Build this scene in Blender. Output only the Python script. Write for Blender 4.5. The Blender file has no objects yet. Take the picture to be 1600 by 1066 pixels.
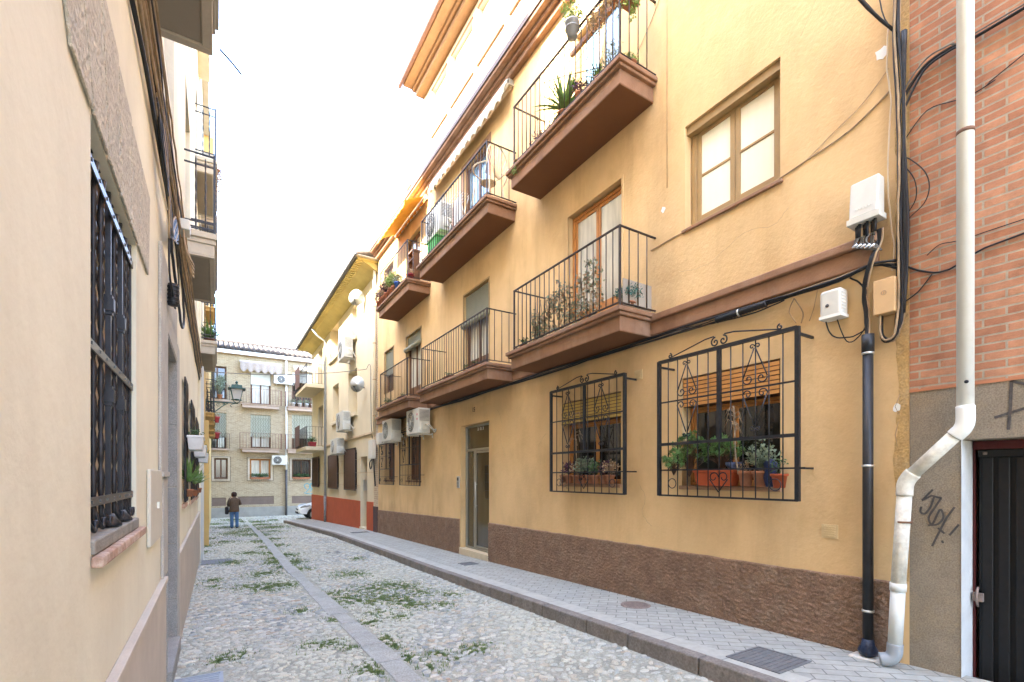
import bpy, bmesh, math, random
import numpy as np
from mathutils import Vector, Matrix, noise
random.seed(11)
PI=math.pi; R=math.radians
sc=bpy.context.scene; C=sc.collection
# ------------------------------------------------------------------ materials
MATS={}
def nodes(name):
    m=bpy.data.materials.new(name); m.use_nodes=True
    nt=m.node_tree; b=nt.nodes['Principled BSDF']
    return m,nt,b
def rgb(c): return (c[0],min(1,c[1]*1.015),c[2]*.96,1)
def mat(name,col,rough=.75,var=.12,vs=3.0,bump=0.0,bs=60,metal=0,col2=None,spec=.35,stretch=None,fine=0,dist=.01,c2amt=.5,streak=0):
    if name in MATS: return MATS[name]
    m,nt,b=nodes(name); N=nt.nodes.new; Lk=nt.links.new
    g=N('ShaderNodeNewGeometry'); mp=N('ShaderNodeMapping'); Lk(g.outputs['Position'],mp.inputs['Vector'])
    if stretch: mp.inputs['Scale'].default_value=stretch
    n=N('ShaderNodeTexNoise'); n.inputs['Scale'].default_value=vs; n.inputs['Detail'].default_value=8; n.inputs['Roughness'].default_value=.62
    Lk(mp.outputs[0],n.inputs['Vector'])
    cr=N('ShaderNodeValToRGB'); e=cr.color_ramp.elements
    e[0].position=.3; e[1].position=.7
    lo=[x*(1-var) for x in col]; hi=[min(1,x*(1+var)) for x in col]
    e[0].color=rgb(lo); e[1].color=rgb(hi)
    Lk(n.outputs[0],cr.inputs[0]); out=cr.outputs[0]
    if col2:
        n2=N('ShaderNodeTexNoise'); n2.inputs['Scale'].default_value=vs*.45; n2.inputs['Detail'].default_value=10; n2.inputs['Roughness'].default_value=.7
        Lk(mp.outputs[0],n2.inputs['Vector'])
        r2=N('ShaderNodeValToRGB'); r2.color_ramp.elements[0].position=.5; r2.color_ramp.elements[1].position=.68
        r2.color_ramp.elements[1].color=(c2amt,)*3+(1,)
        Lk(n2.outputs[0],r2.inputs[0])
        mx=N('ShaderNodeMixRGB'); mx.inputs[2].default_value=rgb(col2); Lk(r2.outputs[0],mx.inputs[0]); Lk(out,mx.inputs[1]); out=mx.outputs[0]
    if fine:
        n3=N('ShaderNodeTexNoise'); n3.inputs['Scale'].default_value=bs; n3.inputs['Detail'].default_value=4
        Lk(g.outputs['Position'],n3.inputs['Vector'])
        r3=N('ShaderNodeValToRGB'); r3.color_ramp.elements[0].position=.35; r3.color_ramp.elements[1].position=.65
        r3.color_ramp.elements[0].color=(1-fine,)*3+(1,); r3.color_ramp.elements[1].color=(1,1,1,1)
        Lk(n3.outputs[0],r3.inputs[0])
        mx=N('ShaderNodeMixRGB'); mx.blend_type='MULTIPLY'; mx.inputs[0].default_value=1; Lk(out,mx.inputs[1]); Lk(r3.outputs[0],mx.inputs[2]); out=mx.outputs[0]
    if streak:   # rain streaks and grime with a shape of their own
        for sx,sz,th in ((2.3,.30,.60),(1.1,.9,.58),(.55,.5,.55)):
            m4=N('ShaderNodeMapping'); m4.inputs['Scale'].default_value=(sx,sx,sz); Lk(g.outputs['Position'],m4.inputs['Vector'])
            n4=N('ShaderNodeTexNoise'); n4.inputs['Scale'].default_value=1; n4.inputs['Detail'].default_value=9; n4.inputs['Roughness'].default_value=.65; Lk(m4.outputs[0],n4.inputs['Vector'])
            r4=N('ShaderNodeValToRGB'); r4.color_ramp.elements[0].position=th-.08; r4.color_ramp.elements[1].position=th+.14
            r4.color_ramp.elements[0].color=(1,1,1,1); r4.color_ramp.elements[1].color=(1-streak,1-streak*1.15,1-streak*1.3,1); Lk(n4.outputs[0],r4.inputs[0])
            mx=N('ShaderNodeMixRGB'); mx.blend_type='MULTIPLY'; mx.inputs[0].default_value=1; Lk(out,mx.inputs[1]); Lk(r4.outputs[0],mx.inputs[2]); out=mx.outputs[0]
    Lk(out,b.inputs['Base Color'])
    b.inputs['Roughness'].default_value=rough; b.inputs['Metallic'].default_value=metal
    b.inputs['Specular IOR Level'].default_value=spec
    if bump:
        nb=N('ShaderNodeTexNoise'); nb.inputs['Scale'].default_value=bs; nb.inputs['Detail'].default_value=6
        Lk(g.outputs['Position'],nb.inputs['Vector'])
        bp=N('ShaderNodeBump'); bp.inputs['Strength'].default_value=bump; bp.inputs['Distance'].default_value=dist
        Lk(nb.outputs[0],bp.inputs['Height']); Lk(bp.outputs[0],b.inputs['Normal'])
    MATS[name]=m; return m
def brickmat(name,c1,c2,mortar,w,h,ms,axis='yz',rot=0,bump=.4,rough=.85,squash=.5,var=.3,off=(0,0)):
    if name in MATS: return MATS[name]
    m,nt,b=nodes(name); N=nt.nodes.new; Lk=nt.links.new
    g=N('ShaderNodeNewGeometry'); sp=N('ShaderNodeSeparateXYZ'); Lk(g.outputs['Position'],sp.inputs[0])
    cb=N('ShaderNodeCombineXYZ'); ax={'x':0,'y':1,'z':2}
    Lk(sp.outputs[ax[axis[0]]],cb.inputs[0]); Lk(sp.outputs[ax[axis[1]]],cb.inputs[1])
    nz=N('ShaderNodeTexNoise'); nz.inputs['Scale'].default_value=6; nz.inputs['Detail'].default_value=3; Lk(g.outputs['Position'],nz.inputs['Vector'])
    sb=N('ShaderNodeVectorMath'); sb.operation='SUBTRACT'; sb.inputs[1].default_value=(.5,.5,.5); Lk(nz.outputs[1],sb.inputs[0])
    ml=N('ShaderNodeVectorMath'); ml.operation='SCALE'; ml.inputs['Scale'].default_value=.012; Lk(sb.outputs[0],ml.inputs[0])
    ad=N('ShaderNodeVectorMath'); ad.operation='ADD'; Lk(cb.outputs[0],ad.inputs[0]); Lk(ml.outputs[0],ad.inputs[1])
    mp=N('ShaderNodeMapping'); Lk(ad.outputs[0],mp.inputs['Vector']); mp.inputs['Rotation'].default_value=(0,0,rot); mp.inputs['Location'].default_value=(off[0],off[1],0)
    t=N('ShaderNodeTexBrick'); Lk(mp.outputs[0],t.inputs['Vector'])
    t.inputs['Scale'].default_value=1; t.inputs['Brick Width'].default_value=w; t.inputs['Row Height'].default_value=h
    t.inputs['Mortar Size'].default_value=ms; t.inputs['Mortar Smooth'].default_value=.2; t.offset=squash
    t.inputs['Color1'].default_value=rgb(c1); t.inputs['Color2'].default_value=rgb(c2); t.inputs['Mortar'].default_value=rgb(mortar)
    n=N('ShaderNodeTexNoise'); n.inputs['Scale'].default_value=9; n.inputs['Detail'].default_value=8; n.inputs['Roughness'].default_value=.7; Lk(g.outputs['Position'],n.inputs['Vector'])
    cr=N('ShaderNodeValToRGB'); cr.color_ramp.elements[0].position=.3; cr.color_ramp.elements[1].position=.72
    cr.color_ramp.elements[0].color=(1-var,)*3+(1,); cr.color_ramp.elements[1].color=(1+var*.4,)*3+(1,)
    Lk(n.outputs[0],cr.inputs[0])
    mx=N('ShaderNodeMixRGB'); mx.blend_type='MULTIPLY'; mx.inputs[0].default_value=1; Lk(t.outputs[0],mx.inputs[1]); Lk(cr.outputs[0],mx.inputs[2])
    Lk(mx.outputs[0],b.inputs['Base Color']); b.inputs['Roughness'].default_value=rough
    b.inputs['Specular IOR Level'].default_value=.3
    n2=N('ShaderNodeTexNoise'); n2.inputs['Scale'].default_value=120; Lk(g.outputs['Position'],n2.inputs['Vector'])
    ma=N('ShaderNodeMath'); ma.operation='MULTIPLY_ADD'; ma.inputs[1].default_value=-1.0; Lk(t.outputs['Fac'],ma.inputs[0])
    m2=N('ShaderNodeMath'); m2.operation='MULTIPLY'; m2.inputs[1].default_value=.35; Lk(n2.outputs[0],m2.inputs[0]); Lk(m2.outputs[0],ma.inputs[2])
    bp=N('ShaderNodeBump'); bp.inputs['Strength'].default_value=bump; bp.inputs['Distance'].default_value=.01
    Lk(ma.outputs[0],bp.inputs['Height']); Lk(bp.outputs[0],b.inputs['Normal'])
    MATS[name]=m; return m
def glassmat(name,col,rough=.04,spec=.9,stripes=None):
    if name in MATS: return MATS[name]
    m,nt,b=nodes(name); N=nt.nodes.new; Lk=nt.links.new
    b.inputs['Roughness'].default_value=rough; b.inputs['Specular IOR Level'].default_value=spec
    g=N('ShaderNodeNewGeometry')
    mp=N('ShaderNodeMapping'); mp.inputs['Scale'].default_value=(1,1,.15); Lk(g.outputs['Position'],mp.inputs['Vector'])
    n=N('ShaderNodeTexNoise'); n.inputs['Scale'].default_value=14 if stripes else 2; n.inputs['Detail'].default_value=4; Lk(mp.outputs[0],n.inputs['Vector'])
    cr=N('ShaderNodeValToRGB'); cr.color_ramp.elements[0].position=.35; cr.color_ramp.elements[1].position=.65
    k=stripes or .6
    cr.color_ramp.elements[0].color=rgb([x*k for x in col]); cr.color_ramp.elements[1].color=rgb(col)
    Lk(n.outputs[0],cr.inputs[0]); Lk(cr.outputs[0],b.inputs['Base Color'])
    MATS[name]=m; return m
def attrmat(name,attr,rough=.7,bump=.3,bs=80,mul=1.0):
    m,nt,b=nodes(name); N=nt.nodes.new; Lk=nt.links.new
    a=N('ShaderNodeAttribute'); a.attribute_name=attr
    g=N('ShaderNodeNewGeometry')
    n=N('ShaderNodeTexNoise'); n.inputs['Scale'].default_value=bs; n.inputs['Detail'].default_value=5; Lk(g.outputs['Position'],n.inputs['Vector'])
    cr=N('ShaderNodeValToRGB'); cr.color_ramp.elements[0].position=.3; cr.color_ramp.elements[1].position=.7
    cr.color_ramp.elements[0].color=(.75,)*3+(1,); cr.color_ramp.elements[1].color=(1.15,)*3+(1,)
    Lk(n.outputs[0],cr.inputs[0])
    mx=N('ShaderNodeMixRGB'); mx.blend_type='MULTIPLY'; mx.inputs[0].default_value=1; Lk(a.outputs['Color'],mx.inputs[1]); Lk(cr.outputs[0],mx.inputs[2])
    Lk(mx.outputs[0],b.inputs['Base Color']); b.inputs['Roughness'].default_value=rough
    bp=N('ShaderNodeBump'); bp.inputs['Strength'].default_value=bump; bp.inputs['Distance'].default_value=.004
    Lk(n.outputs[0],bp.inputs['Height']); Lk(bp.outputs[0],b.inputs['Normal'])
    MATS[name]=m; return m
OCHRE=mat('ochre_plaster',(.68,.462,.238),.85,.08,1.6,.4,28,col2=(.59,.375,.165),dist=.012,c2amt=.5,stretch=(1,1,.45),streak=.16)
OCHRETOP=mat('pale_attic_plaster',(.74,.60,.42),.85,.06,2,.15,40)
STUCCO=mat('rough_brown_stucco',(.30,.185,.125),.95,.22,9,.5,90,fine=.4,col2=(.42,.33,.25),c2amt=.35)
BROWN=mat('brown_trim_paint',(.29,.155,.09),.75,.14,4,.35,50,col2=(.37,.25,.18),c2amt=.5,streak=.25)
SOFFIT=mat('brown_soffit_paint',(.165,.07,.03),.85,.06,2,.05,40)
IRON=mat('black_iron',(.02,.02,.023),.45,.3,20,.1,90,metal=.25,spec=.5)
RAILM=mat('brown_black_railing',(.05,.038,.034),.5,.3,20,.05,90,metal=.2)
CREAM=mat('cream_plaster',(.755,.695,.55),.85,.05,1.3,.32,18,col2=(.68,.605,.455),dist=.010,c2amt=.6,streak=.07)
WHITEP=mat('white_paint',(.78,.76,.73),.6,.05,4,.08,60)
STONE=mat('grey_granite',(.36,.345,.32),.8,.12,5,.35,160,fine=.35)
STONEL=mat('pale_grey_stone',(.47,.44,.40),.8,.12,5,.3,140,fine=.25)
PLINTH=mat('beige_stone_plinth',(.50,.43,.36),.8,.1,3,.2,60,col2=(.40,.34,.29))
RENDER=mat('grey_cement_render',(.31,.25,.185),.95,.15,5,.6,110,fine=.3,col2=(.40,.29,.17),c2amt=.55)
BRICK=brickmat('salmon_brick',(.56,.275,.16),(.43,.185,.105),(.44,.365,.275),.235,.0585,.0068,'yz',bump=.9,off=(.05,.0))
OLDBRICK=brickmat('old_plastered_brick',(.52,.40,.29),(.46,.30,.2),(.58,.46,.33),.2,.07,.02,'yz',bump=.5)
TANB=brickmat('tan_brick',(.48,.375,.25),(.37,.275,.17),(.52,.42,.30),.25,.075,.012,'xz',bump=.4,var=.2)
PAVER=brickmat('grey_pavers',(.435,.42,.375),(.375,.362,.33),(.20,.195,.175),.22,.11,.005,'xy',rot=R(45),bump=.5,var=.22)
PAVER2=brickmat('edge_pavers',(.49,.47,.42),(.44,.42,.375),(.25,.24,.23),.6,.26,.006,'yx',bump=.4,var=.2,off=(0,.0))
GREYB=mat('grey_cement',(.33,.31,.28),.9,.15,2,.2,50)
REDP=mat('terracotta_red_paint',(.44,.085,.03),.75,.1,3,.15,40)
YELP=mat('pale_yellow_plaster',(.64,.54,.385),.85,.06,1.5,.12,30)
YEL=mat('yellow_plaster',(.56,.38,.15),.85,.08,1.5,.12,30)
WOOD=mat('orange_wood',(.46,.19,.05),.5,.2,6,.1,60,stretch=(1,6,1))
WOODD=mat('brown_wood',(.13,.06,.03),.5,.2,6,.1,60)
WOODO=mat('olive_wood',(.35,.225,.10),.55,.12,6,.1,60)
SLATW=mat('slatted_orange_blind',(.60,.27,.075),.6,.12,8,.1,60)
GREENSH=mat('grey_green_shutter',(.23,.22,.155),.6,.08,6)
BEIGESH=mat('beige_shutter',(.50,.44,.34),.6,.05,6)
WHITESH=mat('white_shutter',(.72,.70,.64),.6,.04,6)
GLASSD=glassmat('dark_glass',(.035,.03,.025))
GLASSB=glassmat('blue_reflecting_glass',(.16,.28,.42),.03,1.0)
CURT=glassmat('curtained_glass',(.62,.58,.50),.12,.7,stripes=.75)
BLINDP=glassmat('pale_blind_glass',(.86,.80,.66),.12,.6,stripes=.96)
ENTRYG=glassmat('entrance_glass',(.10,.078,.045),.05,.9)
ALU=mat('aluminium_frame',(.55,.53,.49),.35,.06,10,metal=.6)
ACW=mat('aircon_white',(.62,.59,.53),.5,.06,6)
ACG=mat('aircon_grille_dark',(.08,.075,.07),.6,.1,20)
TERRA=mat('terracotta',(.36,.15,.08),.85,.2,12,.2,80)
ORANGEP=mat('orange_plastic',(.42,.085,.03),.5,.08,8)
SOIL=mat('soil',(.05,.035,.025),.95,.2,30)
CABLE=mat('black_cable',(.018,.018,.02),.5,.2,20)
CABLEG=mat('grey_cable',(.16,.15,.14),.6,.2,20)
CABLET=mat('tan_painted_cable',(.36,.25,.15),.7,.35,8)
CABLEW=mat('cream_cable',(.62,.50,.36),.7,.1,8)
BLACKP=mat('black_pipe_plastic',(.028,.027,.028),.45,.2,14)
PIPEW=mat('white_pvc',(.80,.78,.73),.65,.03,5,col2=(.66,.60,.50),c2amt=.3)
PIPEG=mat('grey_pvc',(.30,.31,.32),.45,.08,5)
DOORB=mat('black_door_metal',(.008,.0075,.0075),.5,.3,20)
DKRED=mat('dark_red_paint',(.07,.008,.007),.5,.1,8)
GRAF=mat('faded_black_spray',(.075,.065,.06),.85,.3,40)
TEAL=mat('teal_spray',(.10,.33,.38),.8,.2,20)
def leafm(n,c,r=.55): return mat(n,c,r,.35,25,spec=.4)
LEAF=leafm('green_leaf',(.07,.13,.045)); LEAFY=leafm('yellow_green_leaf',(.22,.30,.07)); LEAFG=leafm('grey_green_leaf',(.20,.23,.16))
LEAFD=leafm('dry_leaf',(.36,.24,.14)); LEAFP=leafm('purple_leaf',(.10,.035,.06)); GRASSM=leafm('grass_green',(.165,.215,.075),.8); MOSS=mat('moss',(.12,.155,.05),.95,.4,30,.4,150)
SPIKE=leafm('spiky_leaf',(.17,.28,.08)); STEM=mat('dry_stem',(.33,.24,.16),.8,.2,20); SILV=leafm('silver_leaf',(.21,.25,.16))
CASTI=mat('cast_iron_cover',(.17,.165,.165),.6,.2,25,.3,90); CASTR=mat('rusty_cover',(.24,.18,.155),.7,.2,25,.3,90)
AWN=mat('awning_beige',(.62,.56,.46),.8,.15,14); AWNO=mat('awning_orange',(.68,.33,.04),.8,.1,6); AWNP=mat('awning_striped_pink',(.34,.275,.24),.8,.2,20)
TILE=mat('roof_tile',(.15,.115,.09),.9,.35,4,.3,50); LAMPG=mat('lamp_green',(.05,.10,.085),.5,.15,10,metal=.2); LAMPGL=glassmat('lamp_opal_glass',(.72,.70,.70),.2,.5)
SKIN=mat('skin',(.55,.33,.23),.6,.05,8); HAIR=mat('dark_brown_hair',(.045,.022,.015),.6,.3,60,.4,150); COAT=mat('brown_jacket',(.13,.085,.055),.85,.15,20,.2,120); JEAN=mat('blue_jeans',(.08,.17,.33),.85,.2,14,.2,120)
BAGM=mat('black_leather',(.015,.014,.016),.5,.2,20); SHOE=mat('brown_shoe',(.07,.04,.03),.6,.1,20)
CARW=mat('car_white_paint',(.78,.79,.80),.2,.02,3,spec=.6); TYRE=mat('tyre_rubber',(.02,.02,.02),.85,.1,20); RIM=mat('wheel_metal',(.45,.45,.46),.3,.05,10,metal=.8)
WICK=mat('pale_wicker',(.62,.54,.42),.8,.2,30); GREENPL=mat('bright_green_plastic',(.10,.42,.12),.5,.05,5); BLUEPL=mat('blue_plastic',(.05,.12,.4),.5,.1,5)
PLANTW=mat('white_planter_plastic',(.66,.65,.66),.5,.08,10,col2=(.5,.48,.46)); REDPL=mat('red_plastic',(.30,.035,.04),.5,.1,8)
METBUCK=mat('grey_metal_bucket',(.27,.27,.28),.5,.1,8,metal=.3)
# ------------------------------------------------------------------ mesh builder
class MB:
    def __init__(s,T=None): s.v=[];s.f=[];s.sm=[];s.mi=[];s.T=T;s.cur=0;s.leaf=False
    def add(s,vs,fs,smooth=False):
        o=len(s.v)
        s.v+= [tuple(s.T(*p)) for p in vs] if s.T else [tuple(p) for p in vs]
        s.f+=[tuple(i+o for i in f) for f in fs]; s.sm+=[smooth]*len(fs); s.mi+=[s.cur]*len(fs); return s
    def hexa(s,p): return s.add(p,[(0,1,2,3),(7,6,5,4),(0,4,5,1),(1,5,6,2),(2,6,7,3),(3,7,4,0)])
    def box(s,a0,a1,b0,b1,c0,c1):
        return s.hexa([(a0,b0,c0),(a1,b0,c0),(a1,b1,c0),(a0,b1,c0),(a0,b0,c1),(a1,b0,c1),(a1,b1,c1),(a0,b1,c1)])
    def tube(s,pts,r,n=8,cap=True,smooth=True,twist=0,r2=None):
        P=[Vector(s.T(*p)) if s.T else Vector(p) for p in pts]; T,s.T=s.T,None
        vs=[];fs=[];m=len(P); up=None
        for i,p in enumerate(P):
            d=(P[min(i+1,m-1)]-P[max(i-1,0)])
            if d.length<1e-9: d=Vector((0,0,1))
            d.normalize()
            if up is None: up=Vector((0,0,1)) if abs(d.z)<.9 else Vector((0,1,0))
            u=(up-d*up.dot(d))
            if u.length<1e-6: u=d.orthogonal()
            u.normalize(); w=d.cross(u); up=u
            rr=r(i/(m-1)) if callable(r) else (r[i] if isinstance(r,(list,tuple)) else r)
            for k in range(n):
                a=2*PI*k/n+twist*i+(PI/4 if n==4 else 0); vs.append(p+u*(math.cos(a)*rr)+w*(math.sin(a)*rr*(r2 or 1)))
        for i in range(m-1):
            for k in range(n):
                a=i*n+k;b=i*n+(k+1)%n; fs.append((a,b,b+n,a+n))
        if cap: fs.append(tuple(range(n-1,-1,-1))); fs.append(tuple((m-1)*n+k for k in range(n)))
        s.add(vs,fs,smooth); s.T=T; return s
    def bar(s,p,q,w,h=None):  # square bar
        return s.tube([p,q],w*.7071,4,smooth=False)
    def lathe(s,c,prof,n=16,axis='z',smooth=True):
        vs=[];fs=[];m=len(prof)
        for (r,h) in prof:
            for k in range(n):
                a=2*PI*k/n; x,y=math.cos(a)*r,math.sin(a)*r
                q={'z':(x,y,h),'x':(h,x,y),'y':(x,h,y)}[axis]
                vs.append((c[0]+q[0],c[1]+q[1],c[2]+q[2]))
        for i in range(m-1):
            for k in range(n):
                a=i*n+k;b=i*n+(k+1)%n; fs.append((a,b,b+n,a+n))
        fs.append(tuple(range(n-1,-1,-1))); fs.append(tuple((m-1)*n+k for k in range(n)))
        return s.add(vs,fs,smooth)
    def prism(s,poly,lo,hi,axes='az'):  # poly in first two axes of (a,e,z) choice, extruded in e
        n=len(poly)
        vs=[(a,lo,z) for a,z in poly]+[(a,hi,z) for a,z in poly]
        fs=[tuple(range(n-1,-1,-1)),tuple(range(n,2*n))]+[(i,(i+1)%n,(i+1)%n+n,i+n) for i in range(n)]
        return s.add(vs,fs)
    def leafq(s,p,d,ln,w,nrm=None):
        p=Vector(p); d=Vector(d).normalized()
        sd=d.cross(nrm or Vector((random.uniform(-1,1),random.uniform(-1,1),random.uniform(-1,1))))
        if sd.length<1e-4: sd=d.orthogonal()
        sd=sd.normalized()*w*.5; m=p+d*ln*.5
        s.leaf=True
        return s.add([p,m+sd,p+d*ln,m-sd],[(0,1,2,3)])
    def build(s,name,mats,parent=None,bevel=0,seg=2):
        me=bpy.data.meshes.new(name); me.from_pydata(s.v,[],s.f)
        me.polygons.foreach_set('use_smooth',s.sm); me.polygons.foreach_set('material_index',s.mi)
        for m in (mats if isinstance(mats,(list,tuple)) else [mats]): me.materials.append(m)
        if not s.leaf:
            bm=bmesh.new(); bm.from_mesh(me); bmesh.ops.recalc_face_normals(bm,faces=bm.faces); bm.to_mesh(me); bm.free()
        o=bpy.data.objects.new(name,me); C.objects.link(o)
        if parent is not None:
            o.parent=parent
            r=parent
            while r.parent: r=r.parent
            if r.get('_w'): me.transform(Matrix.Translation(-r.location))
        if bevel:
            b=o.modifiers.new('bevel','BEVEL'); b.width=bevel; b.segments=seg; b.limit_method='ANGLE'; b.angle_limit=R(50)
        return o
USED={}
def tag(o,label,cat,group=None,kind=None):
    o['label']=label; o['category']=cat
    if group: o['group']=group
    if kind: o['kind']=kind
    return o
def thing(name,label,cat,loc=(0,0,0),rz=0,group=None,world=False):
    o=bpy.data.objects.new(name,None); o.empty_display_size=.2; C.objects.link(o); o.location=loc; o.rotation_euler=(0,0,rz)
    if world: o['_w']=1
    return tag(o,label,cat,group)
def struct(o): o['kind']='structure'; return o
def setorigin(o):  # put the origin of a one-mesh thing at its base centre
    me=o.data; n=len(me.vertices); a=np.empty(n*3); me.vertices.foreach_get('co',a); a=a.reshape(-1,3)
    c=Vector(((a[:,0].min()+a[:,0].max())/2,(a[:,1].min()+a[:,1].max())/2,a[:,2].min()))
    me.transform(Matrix.Translation(-c)); o.location=c; return o
XR=4.52; XL=-.345; YT=36.0
def FR(a,e,z): return (XR-e,a,z)
def FL(a,e,z): return (XL+e,a,z)
def FT(a,e,z): return (a,YT-e,z)
def lerp(x,xs,ys):
    return float(np.interp(x,xs,ys))
PY=[-20,0,1.9,8.2,16.7,28.5,36,70]; PZ=[.45,.21,.15,-.04,-.24,-.72,-.90,-1.2]
def pavz(y): return lerp(y,PY,PZ)
RY=[-20,0,8.2,16.7,28.5,36,70]; RZ=[.31,.06,-.17,-.37,-.86,-1.02,-1.4]
def roadz(y): return lerp(y,RY,RZ)
def wall(T,a0,a1,z0,z1,holes,name,m,parent,depth=.45,core=True,cz0=None):
    """front sheet with real openings, reveals, and a solid core behind"""
    mb=MB(T)
    hs=[(h[0],h[1],h[2],h[3],h[4] if len(h)>4 else .2) for h in holes]
    As=sorted({a0,a1}|{x for h in hs for x in h[:2] if a0<x<a1}); Zs=sorted({z0,z1}|{x for h in hs for x in h[2:4] if z0<x<z1})
    for i in range(len(As)-1):
        for j in range(len(Zs)-1):
            ca=(As[i]+As[i+1])/2; cz=(Zs[j]+Zs[j+1])/2
            if any(h[0]<ca<h[1] and h[2]<cz<h[3] for h in hs): continue
            mb.add([(As[i],0,Zs[j]),(As[i+1],0,Zs[j]),(As[i+1],0,Zs[j+1]),(As[i],0,Zs[j+1])],[(0,1,2,3)])
    for (b0,b1,y0,y1,d) in hs:
        mb.add([(b0,0,y0),(b0,-d,y0),(b0,-d,y1),(b0,0,y1),(b1,0,y0),(b1,-d,y0),(b1,-d,y1),(b1,0,y1)],[(0,1,2,3),(4,5,6,7),(3,2,6,7),(0,1,5,4)])
    mb.add([(a0,0,z0),(a0,-depth,z0),(a0,-depth,z1),(a0,0,z1),(a1,0,z0),(a1,-depth,z0),(a1,-depth,z1),(a1,0,z1)],[(0,1,2,3),(4,5,6,7),(3,2,6,7),(0,1,5,4)])
    mb.leaf=True
    if core: mb.box(a0,a1,-depth-6,-depth,z0 if cz0 is None else cz0,z1-.004)
    return mb.build(name,m,parent)
def rect_frame(mb,a0,a1,z0,z1,w,e0,e1):
    mb.box(a0,a0+w,e0,e1,z0,z1); mb.box(a1-w,a1,e0,e1,z0,z1); mb.box(a0+w,a1-w,e0,e1,z1-w,z1); mb.box(a0+w,a1-w,e0,e1,z0,z0+w)
def window(T,par,a0,a1,z0,z1,d,fm,pm,leaves=2,rows=1,name='window',w=.05,label=None,panel=0):
    """casement set at depth d inside the wall, with pane as child"""
    mb=MB(T); e1=-d+.06; rect_frame(mb,a0+.002,a1-.002,z0+.002,z1-.002,w,-d+.01,e1)
    lw=(a1-a0-2*w)/leaves
    for k in range(leaves):
        b0=a0+w+k*lw; rect_frame(mb,b0+.003,b0+lw-.003,z0+w+.003,z1-w-.003,w*.9,-d+.012,e1-.015)
        for r in range(1,rows):
            zz=z0+w+(z1-z0-2*w)*r/rows; mb.box(b0+w*.9,b0+lw-w*.9,-d+.013,e1-.02,zz-.014,zz+.014)
        if panel: mb.box(b0+w*.9,b0+lw-w*.9,-d+.013,e1-.025,z0+w,z0+w+panel)
    o=mb.build(name,fm,par,bevel=.004,seg=1)
    if label: o['label']=label
    MB(T).box(a0+.001,a1-.001,-d-.04,-d+.03,z0+.001,z1-.001).build('pane',pm,o)
    return o
def slats(T,par,a0,a1,z0,z1,e,m,pitch=.045,name='roller_shutter',th=.012):
    mb=MB(T); n=max(1,int((z1-z0)/pitch))
    for i in range(n):
        z=z0+i*pitch
        mb.prism([(0,0)],0,0) if False else None
        mb.hexa([(a0,e,z),(a1,e,z),(a1,e+th,z+.004),(a0,e+th,z+.004),(a0,e,z+pitch-.004),(a1,e,z+pitch-.004),(a1,e+th*.6,z+pitch-.006),(a0,e+th*.6,z+pitch-.006)])
    mb.box(a0,a1,e-.01,e-.001,z0,z1)
    return mb.build(name,m,par)
def railing(T,par,a0,a1,e1,z0,z1,m,e0=0.0,gap=.115,sg=.15,r=.007,name='railing',extra=None,post=.022,ends=(True,True)):
    mb=MB(T)
    zt=z1; zb=z0+.05
    for z,h in ((zt,.014),(zb,.01)):
        mb.box(a0-.012,a1+.012,e1-.014,e1+.014,z-h,z)
        for a,k in ((a0,ends[0]),(a1,ends[1])):
            if k: mb.box(a-.012,a+.012,e0,e1-.015,z-h,z)
    for a in (a0,a1): mb.box(a-post/2,a+post/2,e1-post/2,e1+post/2,z0-.005,z1-.015)
    n=max(2,round((a1-a0)/gap))
    for i in range(1,n):
        a=a0+(a1-a0)*i/n; mb.tube([(a,e1,zb-.005),(a,e1,zt-.01)],r,5)
    ns=max(2,round((e1-e0)/sg))
    for a,k in ((a0,ends[0]),(a1,ends[1])):
        if not k: continue
        for i in range(1,ns):
            e=e0+(e1-e0)*i/ns; mb.tube([(a,e,zb-.005),(a,e,zt-.01)],r,5)
    if extra: extra(mb)
    return mb.build(name,m,par)
def spiral(cx,cz,e,r0,turns,start,dirn=1,n=22,r1=.006):
    out=[]
    for i in range(n+1):
        t=i/n; a=start+dirn*turns*2*PI*t; r=r0*(1-t)+r1*t
        out.append((cx+math.cos(a)*r,e,cz+math.sin(a)*r))
    return out
def smooth(pl,n=5):
    out=[]
    for i in range(len(pl)-1):
        p0=pl[max(i-1,0)];p1=pl[i];p2=pl[i+1];p3=pl[min(i+2,len(pl)-1)]
        for k in range(n):
            t=k/n; out.append(tuple(.5*((2*p1[j])+(-p0[j]+p2[j])*t+(2*p0[j]-5*p1[j]+4*p2[j]-p3[j])*t*t+(-p0[j]+3*p1[j]-3*p2[j]+p3[j])*t**3) for j in range(len(p1))))
    out.append(pl[-1]); return out
# ================================================================== ground
def sheet(name,rows,m,zf,dz,xs):
    """strip mesh: rows of (y, xleft, xright), height from zf(y)+dz"""
    mb=MB(); vs=[];fs=[];nx=xs
    for (y,xl,xr) in rows:
        for k in range(nx+1): vs.append((xl+(xr-xl)*k/nx,y,zf(y)+dz))
    for i in range(len(rows)-1):
        for k in range(nx):
            a=i*(nx+1)+k; fs.append((a,a+1,a+nx+2,a+nx+1))
    mb.add(vs,fs); mb.leaf=True
    return mb.build(name,m)
MORT=mat('pale_mortar_ground',(.44,.42,.345),.95,.2,4,.6,45,fine=.3,col2=(.28,.265,.23),dist=.02,c2amt=.5)
struct(sheet('ground',[(y,-40,40) for y in (-60,-20,0,4,8.2,12,16.7,22,28.5,36,45,70)],MORT,roadz,0,4))
def kx(y): return lerp(y,[-20,5,15,25,28],[3.33,3.33,3.27,3.10,3.05])
ys=[-8,-4,0]+[i*.8 for i in range(1,35)]+[28.2]
struct(sheet('pavement',[(y,kx(y)+.30,4.6) for y in ys],PAVER,pavz,0,2))
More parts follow.
